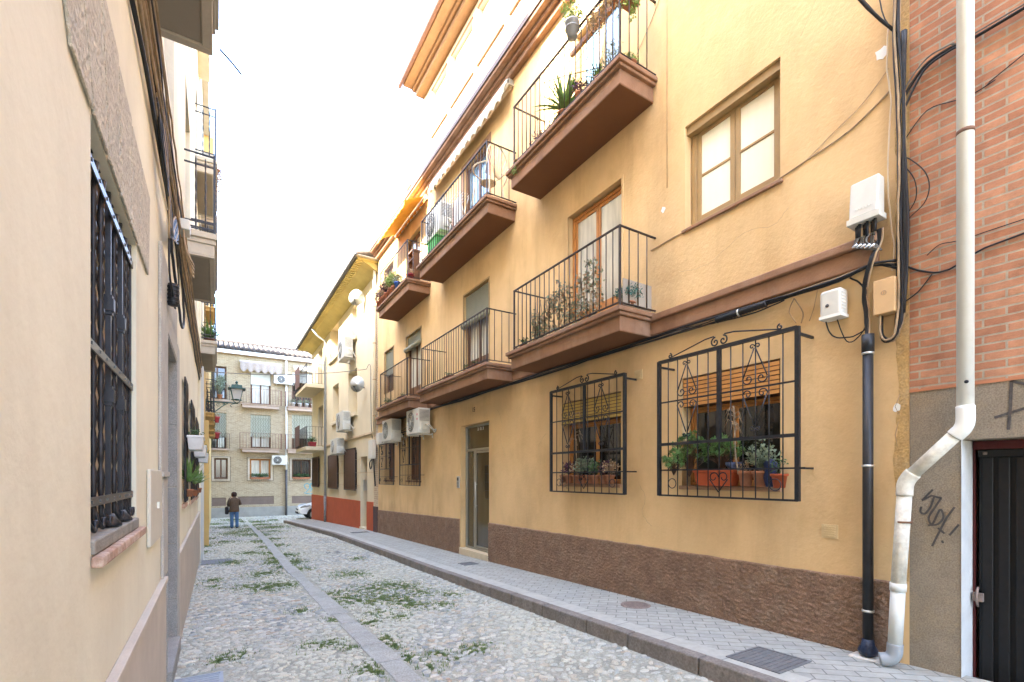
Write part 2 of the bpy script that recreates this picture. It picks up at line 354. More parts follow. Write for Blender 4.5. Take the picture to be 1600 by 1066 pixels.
struct(sheet('pavement_edge',[(y,kx(y)+.115,kx(y)+.305) for y in ys],PAVER2,pavz,.001,1))
mb=MB(); y=-8.0
KERB=mat('kerb_stone',(.245,.205,.175),.9,.2,6,.6,50,fine=.3,col2=(.33,.30,.27))
while y<28.0:
    l=random.uniform(.55,.8); y2=min(y+l,28.1); j=random.uniform(-.006,.006); jz=random.uniform(-.004,.004)
    mb.hexa([(kx(y)+j-.01,y+.006,roadz(y)-.1),(kx(y)+.15,y+.006,roadz(y)-.1),(kx(y2)+.15,y2-.006,roadz(y2)-.1),(kx(y2)+j-.01,y2-.006,roadz(y2)-.1),
             (kx(y)+j,y+.006,pavz(y)+.004+jz),(kx(y)+.12,y+.006,pavz(y)+.005),(kx(y2)+.12,y2-.006,pavz(y2)+.005),(kx(y2)+j,y2-.006,pavz(y2)+.004+jz)]); y=y2
k=mb.build('kerb',KERB,bevel=.012); struct(k)
mb=MB(); mb.box(3.05,4.6,28.1,28.22,-1.0,pavz(28.2)); struct(mb.build('pavement_end_kerb',KERB,bevel=.01))
# cobbles: rounded river stones half sunk in mortar, every one a small dome
rng=np.random.default_rng(5)
def cobbles():
    P=[]
    pitch=.058
    def region(x0f,x1f,y0,y1,px,py):
        y=y0
        while y<y1:
            x=x0f(y)+rng.uniform(0,px)
            while x<x1f(y):
                P.append((x+rng.uniform(-.35,.35)*px,y+rng.uniform(-.35,.35)*py)); x+=px*rng.uniform(.8,1.35)
            y+=py
    region(lambda y:-.33,lambda y:kx(y)-.03,2.0,12,.072,.055)
    region(lambda y:-.33,lambda y:kx(y)-.03,12,29,.088,.068)
    region(lambda y:-3,lambda y:9,29,35.9,.16,.13)
    P=np.array(P)
    # leave room for the stone channel and covers
    keep=np.ones(len(P),bool)
    cx=np.interp(P[:,1],[0,4,11,26],[1.33,1.33,1.25,1.42]); keep&=(np.abs(P[:,0]-cx)>.14)|(P[:,1]>27)
    keep&=~((P[:,0]<.33)&(P[:,1]>12.0)&(P[:,1]<12.9))
    keep&=~((P[:,0]<.10)&(P[:,1]>4.1)&(P[:,1]<4.87))
    nz=np.array([noise.noise((p[0]*.9,p[1]*.5,3.)) for p in P]); nz2=np.array([noise.noise((p[0]*.5,p[1]*.35,9.)) for p in P])
    keep&=rng.random(len(P))<(.97-.2*(nz2>.18))
    P=P[keep]; nz=nz[keep]; n=len(P)
    far=np.clip((P[:,1]-12)/10,0,1)
    la=rng.uniform(.019,.053,n)*(1+.5*far); lb=la*rng.uniform(.42,.85,n); h=rng.uniform(.005,.018,n)*(1+.5*far)
    th=rng.normal(0,.55,n)
    K=9; ring=[(1,0.0),(.86,.72),(.5,.97)]
    pts=[];
    ang=np.arange(K)*2*PI/K
    jit=1+rng.uniform(-.22,.22,(n,K))
    zr=np.array([roadz(y) for y in P[:,1]])
    V=np.zeros((n,K*3+1,3))
    for i,(rr,zz) in enumerate(ring):
        ex=la[:,None]*rr*np.cos(ang)[None]*jit; ey=lb[:,None]*rr*np.sin(ang)[None]*jit
        V[:,i*K:(i+1)*K,0]=P[:,0,None]+ex*np.cos(th)[:,None]-ey*np.sin(th)[:,None]
        V[:,i*K:(i+1)*K,1]=P[:,1,None]+ex*np.sin(th)[:,None]+ey*np.cos(th)[:,None]
        V[:,i*K:(i+1)*K,2]=(zr+zz*h)[:,None]-(.003 if i==0 else 0)
    V[:,-1,0]=P[:,0]; V[:,-1,1]=P[:,1]; V[:,-1,2]=zr+h
    F=[]
    for i in range(2):
        for k in range(K): F.append((i*K+k,i*K+(k+1)%K,(i+1)*K+(k+1)%K,(i+1)*K+k))
    quads=np.array(F); tris=np.array([(2*K+k,2*K+(k+1)%K,3*K) for k in range(K)])
    S=3*K+1; off=(np.arange(n)*S)[:,None,None]
    Q=(quads[None]+off).reshape(-1,4); T=(tris[None]+off).reshape(-1,3)
    me=bpy.data.meshes.new('cobblestones')
    me.vertices.add(n*S); me.vertices.foreach_set('co',V.reshape(-1))
    nl=len(Q)*4+len(T)*3; me.loops.add(nl); me.loops.foreach_set('vertex_index',np.concatenate([Q.reshape(-1),T.reshape(-1)]))
    me.polygons.add(len(Q)+len(T))
    ls=np.concatenate([np.arange(len(Q))*4,len(Q)*4+np.arange(len(T))*3]); me.polygons.foreach_set('loop_start',ls)
    me.polygons.foreach_set('use_smooth',np.ones(len(Q)+len(T),bool))
    me.update(calc_edges=True)
    pal=np.array([(.50,.48,.45),(.44,.43,.41),(.38,.38,.38),(.31,.325,.34),(.24,.26,.28),(.52,.45,.37),(.44,.345,.27),(.58,.56,.52),(.47,.46,.42),(.36,.38,.37)])
    w=np.array([.2,.16,.12,.08,.05,.08,.06,.14,.06,.05])
    col=pal[rng.choice(len(pal),n,p=w/w.sum())]*rng.uniform(.85,1.1,(n,1))
    # walked-over stones are dusted with the pale mortar colour
    dust=np.clip(.36+nz*1.1,.05,.82)[:,None]; col=col*(1-dust)+np.array([.54,.525,.45])*dust
    at=me.color_attributes.new('stone','FLOAT_COLOR','POINT')
    cc=np.ones((n*S,4)); cc[:,:3]=np.repeat(col*np.array([1.01,1.0,.88]),S,axis=0); at.data.foreach_set('color',cc.reshape(-1))
    me.materials.append(attrmat('cobble_stone','stone',.8,.35,90)); me.validate()
    o=bpy.data.objects.new('cobblestones',me); C.objects.link(o); struct(o)
    return P
COB=cobbles()
# smooth stone channel down the middle
CH=mat('worn_channel_stone',(.46,.445,.405),.85,.15,6,.7,70,fine=.3,col2=(.36,.355,.32),c2amt=.8)
mb=MB(); y=1.0
while y<27:
    l=random.uniform(.35,.6); y2=y+l; 
    def cxx(y): return lerp(y,[0,4,11,26],[1.33,1.33,1.25,1.42])
    w=.10+random.uniform(-.022,.022)
    mb.hexa([(cxx(y)-w,y+.008,roadz(y)-.05),(cxx(y)+w,y+.008,roadz(y)-.05),(cxx(y2)+w,y2-.008,roadz(y2)-.05),(cxx(y2)-w,y2-.008,roadz(y2)-.05),
             (cxx(y)-w,y+.008,roadz(y)+.010),(cxx(y)+w,y+.008,roadz(y)+.008),(cxx(y2)+w,y2-.008,roadz(y2)+.009),(cxx(y2)-w,y2-.008,roadz(y2)+.011)]); y=y2
struct(mb.build('stone_channel',CH,bevel=.008))
# grass in the joints
def grass():
    pts=[(1.48,14.94,.3),(1.13,13.22,.25),(1.19,11.63,.3),(1.06,14.7,.2),(1.45,11.4,.25),(1.47,10.2,.2),(1.3,23.39,.7),(1.33,19.32,.5),(-.06,9.82,.2),(-.03,9.2,.15),(.73,10.07,.3),(.49,8.84,.25),(.67,8.53,.2),(.87,8.77,.25),(1.06,8.64,.2),(1.98,9.07,.25),(2.19,9.04,.3),
     (1.5,7.53,.16),(1.6,7.07,.22),(1.7,6.83,.22),(2.07,7.54,.3),(2.38,7.71,.3),(2.54,7.4,.28),(2.56,6.84,.25),(2.23,6.16,.2),(2.4,6.04,.15),(2.58,5.92,.15),(2.91,6.46,.15),(2.0,6.76,.3),(1.89,5.66,.12),(1.7,6.02,.15),(2.17,6.49,.2),(1.52,5.63,.12),(1.5,4.92,.1),(1.5,4.67,.1),(1.5,4.26,.12),(1.58,3.91,.1),
     (.85,5.1,.12),(.98,5.09,.1),(1.13,4.85,.08),(1.13,4.2,.13),(1.12,4.08,.12),(.16,5.25,.12),(.04,5.16,.1),(2.18,4.13,.12),(2.09,4.12,.12),(1.83,4.03,.08),(1.77,4.2,.08),(.92,6.69,.12),(1.22,6.01,.1),(1.9,30,.5),(2.95,31,.5),(.9,33,.6),(1.28,31,.4),(3.74,32,.5),(-.1,29.5,.5),(.97,19.68,.6),(1.08,16.45,.4),(1.01,11.42,.2),(1.13,10.72,.2),(1.44,11.12,.2),(-.25,18.85,.3),(-.25,16,.3),(-.25,14.5,.2),(.5,21,.6),(2.2,24,.9),(.4,26,.8),(1.9,27,.9),(.3,12.0,.3),(.7,13.6,.35),(2.7,11,.2),(.2,17,.4),(.9,22,.6),(1.9,21,.5),(1.5,12.6,.25),(1.1,12.2,.2),(1.6,17,.3)]
    mb=MB(); r=random.Random(4)
    from mathutils import kdtree
    kd=kdtree.KDTree(len(COB))
    for i,p in enumerate(COB): kd.insert((p[0],p[1],0),i)
    kd.balance()
    vs=[];fs=[]
    for (x,y,rad) in pts:
        far=1+max(0,y-9)*.10
        n=int(34000*rad*rad/far**1.6)+200
        for _ in range(n):
            a=r.uniform(0,2*PI); d=rad*abs(r.gauss(0,.85)); px=x+math.cos(a)*d*(.8 if y>9 else 1); py=y+math.sin(a)*d*1.2
            nn=noise.noise((px*9,py*14,1.))
            if abs(px-float(np.interp(py,[0,4,11,26],[1.33,1.33,1.25,1.42])))<.12 or nn<-.10 or px<-.33 or (px>kx(py)-.02): continue
            if kd.find((px,py,0))[2]<(.021 if py<12 else .03): continue
            z=roadz(py)+.001; h=r.uniform(.012,.034)*min(2.0,far**.5); w=r.uniform(.003,.006)*min(3,far)
            b=r.uniform(0,2*PI); ll=r.uniform(.2,1.1)*h
            c,s_=math.cos(b),math.sin(b)
            o=len(vs); vs+=[(px-s_*w,py+c*w,z),(px+s_*w,py-c*w,z),(px+c*ll,py+s_*ll,z+h)]; fs.append((o,o+1,o+2))
    mb.add(vs,fs); mb.leaf=True
    o=mb.build('grass',GRASSM); tag(o,'short green grass sprouting between the cobblestones','grass',kind='stuff')
    mb=MB(); mb.leaf=True
    for (x,y,rad) in pts:       # moss cushions lying in the joints
        far=1+max(0,y-9)*.06
        for _ in range(int(1500*rad*rad/far**1.2)+20):
            a=r.uniform(0,2*PI); d=rad*abs(r.gauss(0,.5)); px=x+math.cos(a)*d; py=y+math.sin(a)*d*1.3
            if noise.noise((px*9,py*14,1.))<.0 or px<-.33 or (px>kx(py)-.02): continue
            q=r.uniform(.008,.02)*far; z=roadz(py)
            mb.lathe((px,py,z),[(q,-.002),(q*.75,.006),(q*.3,.009)],5)
    o=mb.build('moss',MOSS); tag(o,'flat green moss cushions in the joints of the cobbles','moss',kind='stuff')
grass()
# covers
def round_cover(loc,r,m,label):
    t=thing('manhole_cover',label,'cover',loc)
    mb=MB(); mb.lathe((0,0,0),[(r,-.02),(r,.006),(r*.9,.006),(r*.9,.003),(r*.2,.003)],28)
    for k in range(-5,6):
        w=math.sqrt(max(0,(r*.85)**2-(k*r*.15)**2))
        if w>.02: mb.box(-w,w,k*r*.15-.006,k*r*.15+.006,.002,.008)
    mb.build('lid',m,t); mb=MB(); mb.lathe((0,0,0),[(r*1.12,-.02),(r*1.12,.004),(r*1.005,.004)],28); mb.build('rim',m,t)
def slope_at(f,y): return math.atan((f(y+.3)-f(y-.3))/.6)
def rect_cover(x0,x1,y0,y1,zf,m,label,bars=9,along='x',name='manhole_cover'):
    xc,yc=(x0+x1)/2,(y0+y1)/2; t=thing(name,label,'cover',(xc,yc,zf(yc)+.002)); t.rotation_euler=(slope_at(zf,yc),0,0)
    w,l=(x1-x0)/2,(y1-y0)/2
    mb=MB(); rf=.02; mb.box(-w,w,-l,-l+rf,-.03,.008);mb.box(-w,w,l-rf,l,-.03,.008);mb.box(-w,-w+rf,-l+rf,l-rf,-.03,.008);mb.box(w-rf,w,-l+rf,l-rf,-.03,.008)
    mb.build('frame',m,t)
    mb=MB(); mb.box(-w+rf,w-rf,-l+rf,l-rf,-.03,.001)
    for i in range(bars):
        if along=='x': yy=-l+rf+(2*l-2*rf)*(i+.5)/bars; mb.box(-w+.03,w-.03,yy-.008,yy+.008,0,.006)
        else: xx=-w+rf+(2*w-2*rf)*(i+.5)/bars; mb.box(xx-.011,xx+.011,-l+.03,l-.03,0,.006)
    mb.build('lid',m,t)
rc=lambda: None
round_cover((4.22,4.07,pavz(4.07)+.002),.155,CASTR,'round rusty cover in the pavement below the large grilles')
rect_cover(3.53,3.98,1.98,2.42,pavz,CASTI,'square ridged grey cover in the pavement nearest the drainpipes')
rect_cover(3.75,4.30,15.95,16.25,pavz,CASTI,'long narrow cover in the pavement before the red-based house',5)
rect_cover(3.9,4.2,8.0,8.3,pavz,CASTI,'small worn cover in the pavement in front of the glass entrance door',4)
rect_cover(-.28,.30,12.1,12.8,roadz,CASTI,'slotted drain grating in the cobbles beside the left wall',9,'y','drain_grating')
rect_cover(-.30,.05,4.16,4.82,roadz,mat('bluish_steel_plate',(.33,.345,.37),.5,.1,12,.2,90,metal=.3),'bluish ribbed steel plate by the doorway in the left wall',12)
rect_cover(2.3,2.62,12.3,12.6,roadz,CASTI,'small square cover in the cobbles near the kerb',4)
# ================================================================== yellow house
YB=thing('yellow_house','ochre yellow three storey house with brown balconies and rough brown base','house',(4.52,8.6,.0),world=True)
attw=[(10.2,11.06),(8.89,9.92),(7.66,8.62),(6.45,7.35),(5.2,6.1),(3.9,4.8),(2.6,3.5)]
holes=[(8.2,9.47,-.2,2.70,.17),(2.53,3.65,1.50,2.72,.20),(4.62,5.88,1.50,2.73,.20),(14.0,15.0,1.5,2.72,.2),(11.85,12.95,1.5,2.72,.2),
 (2.53,3.61,4.39,5.56,.16),(4.6,5.73,3.56,5.52,.14),(8.2,9.31,3.56,5.48,.14),(11.84,12.97,3.56,5.5,.14),(14.1,15.0,4.2,5.52,.14),
 (4.62,5.55,6.4,8.1,.14),(8.2,9.34,6.4,8.2,.14),(11.9,13.0,6.4,8.15,.14),(14.1,15.0,6.9,8.1,.14),(10.3,10.95,7.35,8.25,.1)]
wall(FR,1.54,15.72,-.4,8.98,holes,'wall',OCHRE,YB)
wall(FR,1.54,11.66,8.98,11.45,[(a,b,9.95,11.07,.12) for a,b in attw],'attic_wall',OCHRETOP,YB,cz0=8.99)
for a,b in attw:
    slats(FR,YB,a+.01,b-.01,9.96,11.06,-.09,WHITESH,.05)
    mb=MB(FR); mb.box(a-.05,b+.05,0.0,.04,9.915,9.948); mb.build('sill',BROWN,YB); mb=MB(FR); mb.box(a-.02,b+.02,0.0,.03,11.072,11.10); mb.build('shadow_strip',BROWN,YB)  # brown head strip stands in for the shadow line over each window
# rough base, displaced geometry
def rough(a0,a1,name='base'):
    zt=lambda a: lerp(a,[1.5,2.4,8.15,9.5,15.7],[.785,.76,.715,.69,.53])
    na=int((a1-a0)/.012); nz=72; vs=[];fs=[]
    for i in range(na+1):
        a=a0+(a1-a0)*i/na; zb=pavz(a)-.02; t=zt(a)+.008*noise.noise((a*5,0,0))
        for k in range(nz+1):
            z=zb+(t-zb)*k/nz
            n=noise.noise((a*30,z*34,1.))*.6+noise.noise((a*66,z*72,5.))*.8
            e=.022+.013*n
            if k==nz: e=0.0
            vs.append((XR-e,a,z))
    for i in range(na):
        for k in range(nz):
            q=i*(nz+1)+k; fs.append((q,q+nz+1,q+nz+2,q+1))
    # end caps
    o=len(vs); 
    for a in (a0,a1): vs+= [(XR-.022,a,pavz(a)-.02),(XR+.01,a,pavz(a)-.02),(XR+.01,a,zt(a)),(XR-.022,a,zt(a))]
    fs+=[(o,o+1,o+2,o+3),(o+4,o+5,o+6,o+7)]
    mb=MB(); mb.add(vs,fs,True); mb.leaf=True; return mb.build(name,STUCCO,YB)
rough(1.60,8.2); rough(9.52,15.7)
# door surround and step
mb=MB(FR); mb.box(8.19,9.5,-.17,.03,-.25,pavz(8.8)+.13); mb.build('doorstep',mat('cream_stone_step',(.60,.48,.33),.7,.1,6,.2,80),YB,bevel=.01)
zd=pavz(8.8)+.131
mb=MB(FR); ALD=mat('bronze_aluminium',(.36,.33,.27),.35,.06,10,metal=.5)
rect_frame(mb,8.205,9.46,zd,2.69,.035,-.165,-.11); mb.box(8.24,9.42,-.16,-.115,2.15,2.20); mb.box(9.04,9.07,-.16,-.11,zd+.035,2.15)
d=mb.build('entrance_door',ALD,YB,bevel=.004)
MB(FR).box(8.21,9.45,-.175,-.150,zd+.01,2.68).build('pane',ENTRYG,d)
mb=MB(FR); rect_frame(mb,8.27,9.03,zd+.05,2.14,.038,-.145,-.116); mb.build('door_leaf',ALD,d)
mb=MB(FR); mb.tube([(8.93,-.08,.95),(8.93,-.08,1.5)],.012,8); mb.tube([(8.93,-.115,1.0),(8.93,-.08,1.0)],.007,6); mb.tube([(8.93,-.115,1.45),(8.93,-.08,1.45)],.007,6); mb.build('handle',ALU,d)
# lattice panel seen behind the entrance glass
mb=MB(FR); 
for i in range(6): mb.box(8.32+i*.06,8.328+i*.06,-.149,-.142,1.15,1.85)
for i in range(5): mb.box(8.32,8.63,-.149,-.142,1.15+i*.17,1.158+i*.17)
mb.build('inner_grille',IRON,d)
# street number 15 above the door
mb=MB(FR); mb.box(8.74,8.92,0,.012,2.90,3.06); pq=mb.build('number_plaque',OCHRE,YB)
def text(s,T3,size,m,parent,name='lettering',ext=.002,align='CENTER'):
    cu=bpy.data.curves.new(name,'FONT'); cu.body=s; cu.size=size; cu.extrude=ext; cu.align_x=align; cu.align_y='CENTER'; cu.offset=size*.02
    o=bpy.data.objects.new('tmp',cu); C.objects.link(o); dg=bpy.context.evaluated_depsgraph_get(); me=bpy.data.meshes.new_from_object(o.evaluated_get(dg)); bpy.data.objects.remove(o)
    me.transform(T3); me.materials.clear(); me.materials.append(m)
    r=parent
    while r and r.parent: r=r.parent
    if r is not None and r.get('_w'): me.transform(Matrix.Translation(-r.location))
    q=bpy.data.objects.new(name,me); C.objects.link(q); q.parent=parent; return q
def onR(y,z,e):   # text plane on the right-hand facade, read from the street
    M=Matrix(((0,0,-1,XR-e),(-1,0,0,y),(0,1,0,z),(0,0,0,1))); return M
text('15',onR(8.83,2.98,.0135),.13,mat('dark_number_paint',(.06,.04,.03),.8),pq)
text('3  15  3',onR(8.83,2.60,-.148),.085,WHITEP,d)
# string course
mb=MB(FR); mb.box(1.73,15.7,0,.06,3.30,3.46); mb.box(1.72,15.7,0,.10,3.46,3.535); mb.build('string_course',BROWN,YB,bevel=.012)
# roof cornice and attic eave
mb=MB(FR); mb.box(1.54,15.72,0,.10,8.70,8.80); mb.box(1.54,15.76,0,.16,8.80,8.87); mb.box(1.54,15.8,0,.26,8.87,9.02); mb.build('cornice',BROWN,YB,bevel=.015)
mb=MB(FR); mb.box(1.54,15.8,.262,.285,8.93,9.03); mb.build('gutter',mat('dark_gutter',(.10,.07,.06),.6,.1,8),YB)
ORB=mat('orange_brown_eave',(.26,.14,.065),.75,.12,5,.1,50)
mb=MB(FR); mb.box(1.0,11.66,-.02,.22,11.25,11.37); mb.box(.9,11.72,-.02,.30,11.37,11.43); mb.box(.8,11.74,-.3,.52,11.43,11.49); mb.build('eave',ORB,YB,bevel=.02)
mb=MB(FR)
for i in range(59):
    a=1.1+i*.18
    mb.tube([(a,.56,11.55),(a,-1.5,12.10)],.075,8)
mb.build('roof_tiles',TILE,YB)
mb=MB(FR); mb.tube([(.8,.57,11.48),(11.85,.57,11.48)],.055,8); mb.build('eave_gutter',mat('brown_gutter',(.20,.09,.05),.5),YB)
mb=MB(FR); mb.hexa([(1.2,0,9.0),(1.3,0,9.0),(1.3,0,9.1),(1.2,0,9.1)]*2) if False else None
# low roof over the left bay
mb=MB(FR)
for i in range(22):
    a=11.75+i*.18; mb.tube([(a,.20,9.08),(a,-2.6,9.9)],.08,8)
mb.build('roof_tiles',TILE,YB)
# ground floor windows: box blind, wooden frame, dark glass
for (a0,a1,z0,z1) in ((2.53,3.65,1.50,2.72),(4.62,5.88,1.50,2.73)):
    w=window(FR,YB,a0+.004,a1-.004,z0+.006,z1-.33,.2,WOOD,GLASSD,2,1,w=.032)
    SL_=SLATW if a0<4 else mat('yellow_slatted_blind',(.50,.33,.085),.6,.12,8)
    mb=MB(FR); mb.box(a0+.004,a1-.004,-.19,-.012,z1-.33,z1-.003); o=mb.build('blind_or_shadow_box',WOODD,YB,bevel=.01)
    mb=MB(FR)
    for i in range(7): mb.box(a0+.012,a1-.012,-.0125,-.006,z1-.325+i*.045,z1-.325+i*.045+.034)
    mb.build('slats',SL_,o)
    mb=MB(FR); mb.box(a0-.02,a1+.02,-.19,.035,z0-.04,z0+.004); mb.build('sill',mat('terracotta_sill',(.34,.19,.11),.8,.15,8,.2,60),YB,bevel=.008)
for (a0,a1) in ((14.0,15.0),(11.85,12.95)):
    window(FR,YB,a0+.01,a1-.01,1.52,2.70,.2,WOODD,mat('red_brown_shutter',(.20,.09,.05),.6,.15,8),2,1)
    mb=MB(FR); mb.box(a0-.02,a1+.02,-.19,.03,1.46,1.504); mb.build('sill',BROWN,YB)
# upper square window
window(FR,YB,2.54,3.60,4.42,5.55,.16,WOODO,BLINDP,2,2,w=.06)
mb=MB(FR); mb.box(2.50,3.64,-.10,.03,4.36,4.392); mb.build('sill',BROWN,YB,bevel=.006)
mb=MB(FR); mb.box(2.531,3.609,-.15,-.03,5.47,5.558); mb.build('blind_or_shadow_box',WOODO,YB)
def surround(a0,a1,z0,z1,m,w=.03):
    mb=MB(FR); mb.box(a0-w,a0,-.01,.012,z0,z1+w); mb.box(a1,a1+w,-.01,.012,z0,z1+w); mb.box(a0,a1,-.01,.012,z1,z1+w); mb.build('window_surround',m,YB)
# balcony doors
def bdoor(a0,a1,z0,z1,fm,pm,shut=None,sm=GREENSH,panel=.45,roll=False):
    window(FR,YB,a0+.005,a1-.005,z0,z1-.01,.14,fm,pm,2,1,name='balcony_door',w=.05,panel=panel)
    if shut: 
        slats(FR,YB,a0+.01,a1-.01,z1-shut,z1-.02,-.05,sm,.035)
        if roll:
            mb=MB(FR); mb.tube([(a0-.03,.01,z1-shut-.03),(a1+.03,.01,z1-shut-.03)],.065,12); mb.build('rolled_blind',sm,YB)
bdoor(4.6,5.73,3.57,5.51,WOOD,CURT); surround(4.6,5.73,3.57,5.51,OCHRE)
bdoor(8.2,9.31,3.57,5.47,WOODD,CURT,.62,roll=True); surround(8.2,9.31,3.57,5.47,WOODO)
bdoor(11.84,12.97,3.57,5.49,WOODD,CURT,.34,roll=True); surround(11.84,12.97,3.57,5.49,WOODO)
window(FR,YB,14.105,14.995,4.21,5.51,.14,WOODD,GLASSD,2,1); slats(FR,YB,14.11,14.99,4.75,5.50,-.05,GREENSH,.035); surround(14.1,15.0,4.2,5.51,WOODO)
bdoor(4.62,5.55,6.41,8.09,WOODO,GLASSB,panel=0)
bdoor(8.2,9.34,6.41,8.19,WOODD,GLASSB); surround(8.2,9.34,6.41,8.19,BROWN,.08)
bdoor(11.9,13.0,6.41,8.14,WOODD,CURT)
window(FR,YB,14.105,14.995,6.91,8.09,.14,WOODD,GLASSD); surround(14.1,15.0,6.9,8.09,WOODO)
window(FR,YB,10.305,10.945,7.36,8.24,.1,WHITEP,CURT,1); mb=MB(FR); mb.box(10.27,10.98,-.01,.03,7.31,7.348); mb.build('sill',BROWN,YB)
# balconies
def balcony(a0,a1,zt,ra1,label):
    mb=MB(FR); h=zt
    mb.box(a0-.03,a1+.03,.001,.63,h-.055,h); mb.box(a0-.005,a1+.005,.001,.60,h-.095,h-.055); mb.box(a0+.035,a1-.035,.001,.56,h-.27,h-.095)
    b=mb.build('balcony',[BROWN],YB,bevel=.01,seg=2); b['label']=label
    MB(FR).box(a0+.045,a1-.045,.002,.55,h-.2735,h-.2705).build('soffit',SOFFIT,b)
    def ex(mb):
        for a in (a0+.01,ra1): mb.bar((a,.585,h-.02),(a,.585,h+.06),.02)
    railing(FR,b,a0+.01,ra1,.585,zt,zt+.93,RAILM,gap=.115,extra=ex)
    return b
for n,(a0,a1,ra) in enumerate(((4.03,6.5,6.33),(7.2,10.5,10.26),(11.2,13.74,13.46))):
    balcony(a0,a1,3.56,ra,'lower brown balcony slab with plain bar railing'); balcony(a0,a1,6.41,ra,'upper brown balcony slab with plain bar railing')
# window grilles of the ground floor
def grille(a0,a1,z0,z1,e,nb,m=IRON,deco=True,fr=.019,label=None,br=.0062):
    mb=MB(FR); am=(a0+a1)/2; H_=z1-z0; zA=z1-.31*H_; zB=z1-.62*H_; zC=z1-.81*H_
    for (p,q) in (((a0,z0),(a0,z1)),((a1,z0),(a1,z1))): mb.bar((p[0],e,p[1]),(q[0],e,q[1]),fr*1.9)
    mb.bar((a0,e,z1-.01),(a1,e,z1-.01),fr*1.8); mb.bar((a0,e,z0+.006),(a1,e,z0+.006),fr)
    mb.bar((am,e,zB),(am,e,z1),fr*1.9); mb.bar((a0,e,zB),(a1,e,zB),fr*1.6); mb.bar((a0,e,zA),(a1,e,zA),fr*.8); mb.bar((a0,e,zC),(a1,e,zC),fr*.8)
    sp=(a1-a0)/nb
    for i in range(1,nb): mb.tube([(a0+i*sp,e,z0),(a0+i*sp,e,z1-.01)],br,5)
    for a in (a0,a1):
        mb.bar((a,0,zC),(a,e+.001,zC),fr*.9); mb.bar((a,0,z1-.06),(a,e,z1-.06),fr*1.1)
    mb.bar((a0-.06,e-.01,zC),(a0,e,zC),fr*.9)
    if deco:
        e2=e+.012
        for cidx in (3,nb-3):
            c=a0+cidx*sp; w=sp*.95
            for sg in (-1,1):
                mb.tube([(c+sg*.006,e2,z1-.10),(c+sg*w,e2,zA+.09)],.0065,6)
                mb.tube(spiral(c+sg*w*.55,zA+.085,e2,w*.45,1.1,0 if sg>0 else PI,-sg,18),.0065,5)
                mb.tube(spiral(c+sg*.028,z1-.085,e2,.026,1,PI if sg>0 else 0,-sg,12),.006,5)
                mb.tube([(c+sg*w,e2,zA-.06),(c+sg*.01,e2,zB+.12)],.0065,6)
                mb.tube(spiral(c+sg*w*.6,zA-.06,e2,w*.4,1.1,0 if sg>0 else PI,sg,18),.0065,5)
                mb.tube(spiral(c+sg*.028,zB+.09,e2,.026,1,PI if sg>0 else 0,sg,12),.006,5)
                mb.tube(spiral(am+sg*.055,zC-.08,e2,.055,1.0,PI if sg>0 else 0,-sg,16,.02),.006,5)
                mb.tube([(am+sg*.1,e2,zC-.1),(am,e2,z0+.06)],.006,5)
        for c in (a0+1.5*sp,a1-1.5*sp): mb.tube([(c+math.cos(t)*.052,e2,z0+.14+math.sin(t)*.052) for t in [2*PI*i/18 for i in range(19)]],.005,5)
        # crest
        for sg in (-1,1):
            aE=am+sg*(a1-a0)*.40
            mb.tube([(am+sg*.06,e,z1+.115),(am+sg*.16,e,z1+.11),(aE,e,z1+.015)],.007,6)
            mb.tube(spiral(am+sg*.045,z1+.055,e,.05,1.3,PI/2,-sg,20),.008,6)
            mb.tube(spiral(aE,z1+.035,e,.028,1.1,PI/2,sg,14),.008,6)
    o=mb.build('window_grille',m,YB)
    if label: o['label']=label
    return o
grille(2.24,3.76,1.39,2.90,.25,12,label='wide black grille with scrolls over the nearer ground floor window')
grille(4.35,5.89,1.38,2.89,.20,11,label='black grille with scrolls over the window beside the glass door')
grille(11.62,13.18,1.37,2.85,.12,13,fr=.014); grille(13.74,15.19,1.37,2.62,.12,13,fr=.014)
# vents
VENTM=mat('vent_cream',(.66,.50,.28),.8,.1,10)
for (a,z) in ((4.31,2.885),(2.10,1.13)):
    mb=MB(FR); mb.box(a-.065,a+.065,0,.006,z-.06,z+.06); 
    for i in range(5): mb.box(a-.045,a+.045,.006,.012,z-.045+i*.02,z-.035+i*.02)
    mb.build('air_vent',VENTM,YB)
# intercom
mb=MB(FR); mb.box(9.52,9.64,0,.02,1.36,1.62); ic=mb.build('intercom',ALU,YB,bevel=.004)
mb=MB(FR); mb.box(9.54,9.62,.0202,.023,1.52,1.59); 
for i in range(4): mb.box(9.545,9.56,.0202,.025,1.38+i*.032,1.40+i*.032); mb.box(9.60,9.615,.0202,.025,1.38+i*.032,1.40+i*.032)
mb.build('button',ACG,ic)
mb=MB(FR); mb.leaf=True; vs=[];fs=[]; zz=[.8+i*.03 for i in range(int(8/.03))]
for z in zz:
    w_=.05+.045*noise.noise((z*2.,0,0))+.02*noise.noise((z*9.,4,0))
    for k in range(5): q=k/4; vs.append((1.541+(w_+.03)*q,.0012+.006*max(0,(1-q))*(.6+noise.noise((z*16,k*1.7,2.)))+.0015*(k<4),z))
for i in range(len(zz)-1):
    for k in range(4): q=i*5+k; fs.append((q,q+1,q+6,q+5))
mb.add(vs,fs,True); mb.build('rough_corner_plaster',mat('weathered_ochre',(.56,.36,.15),.95,.2,9,.9,60,fine=.25,col2=(.62,.46,.28)),YB)
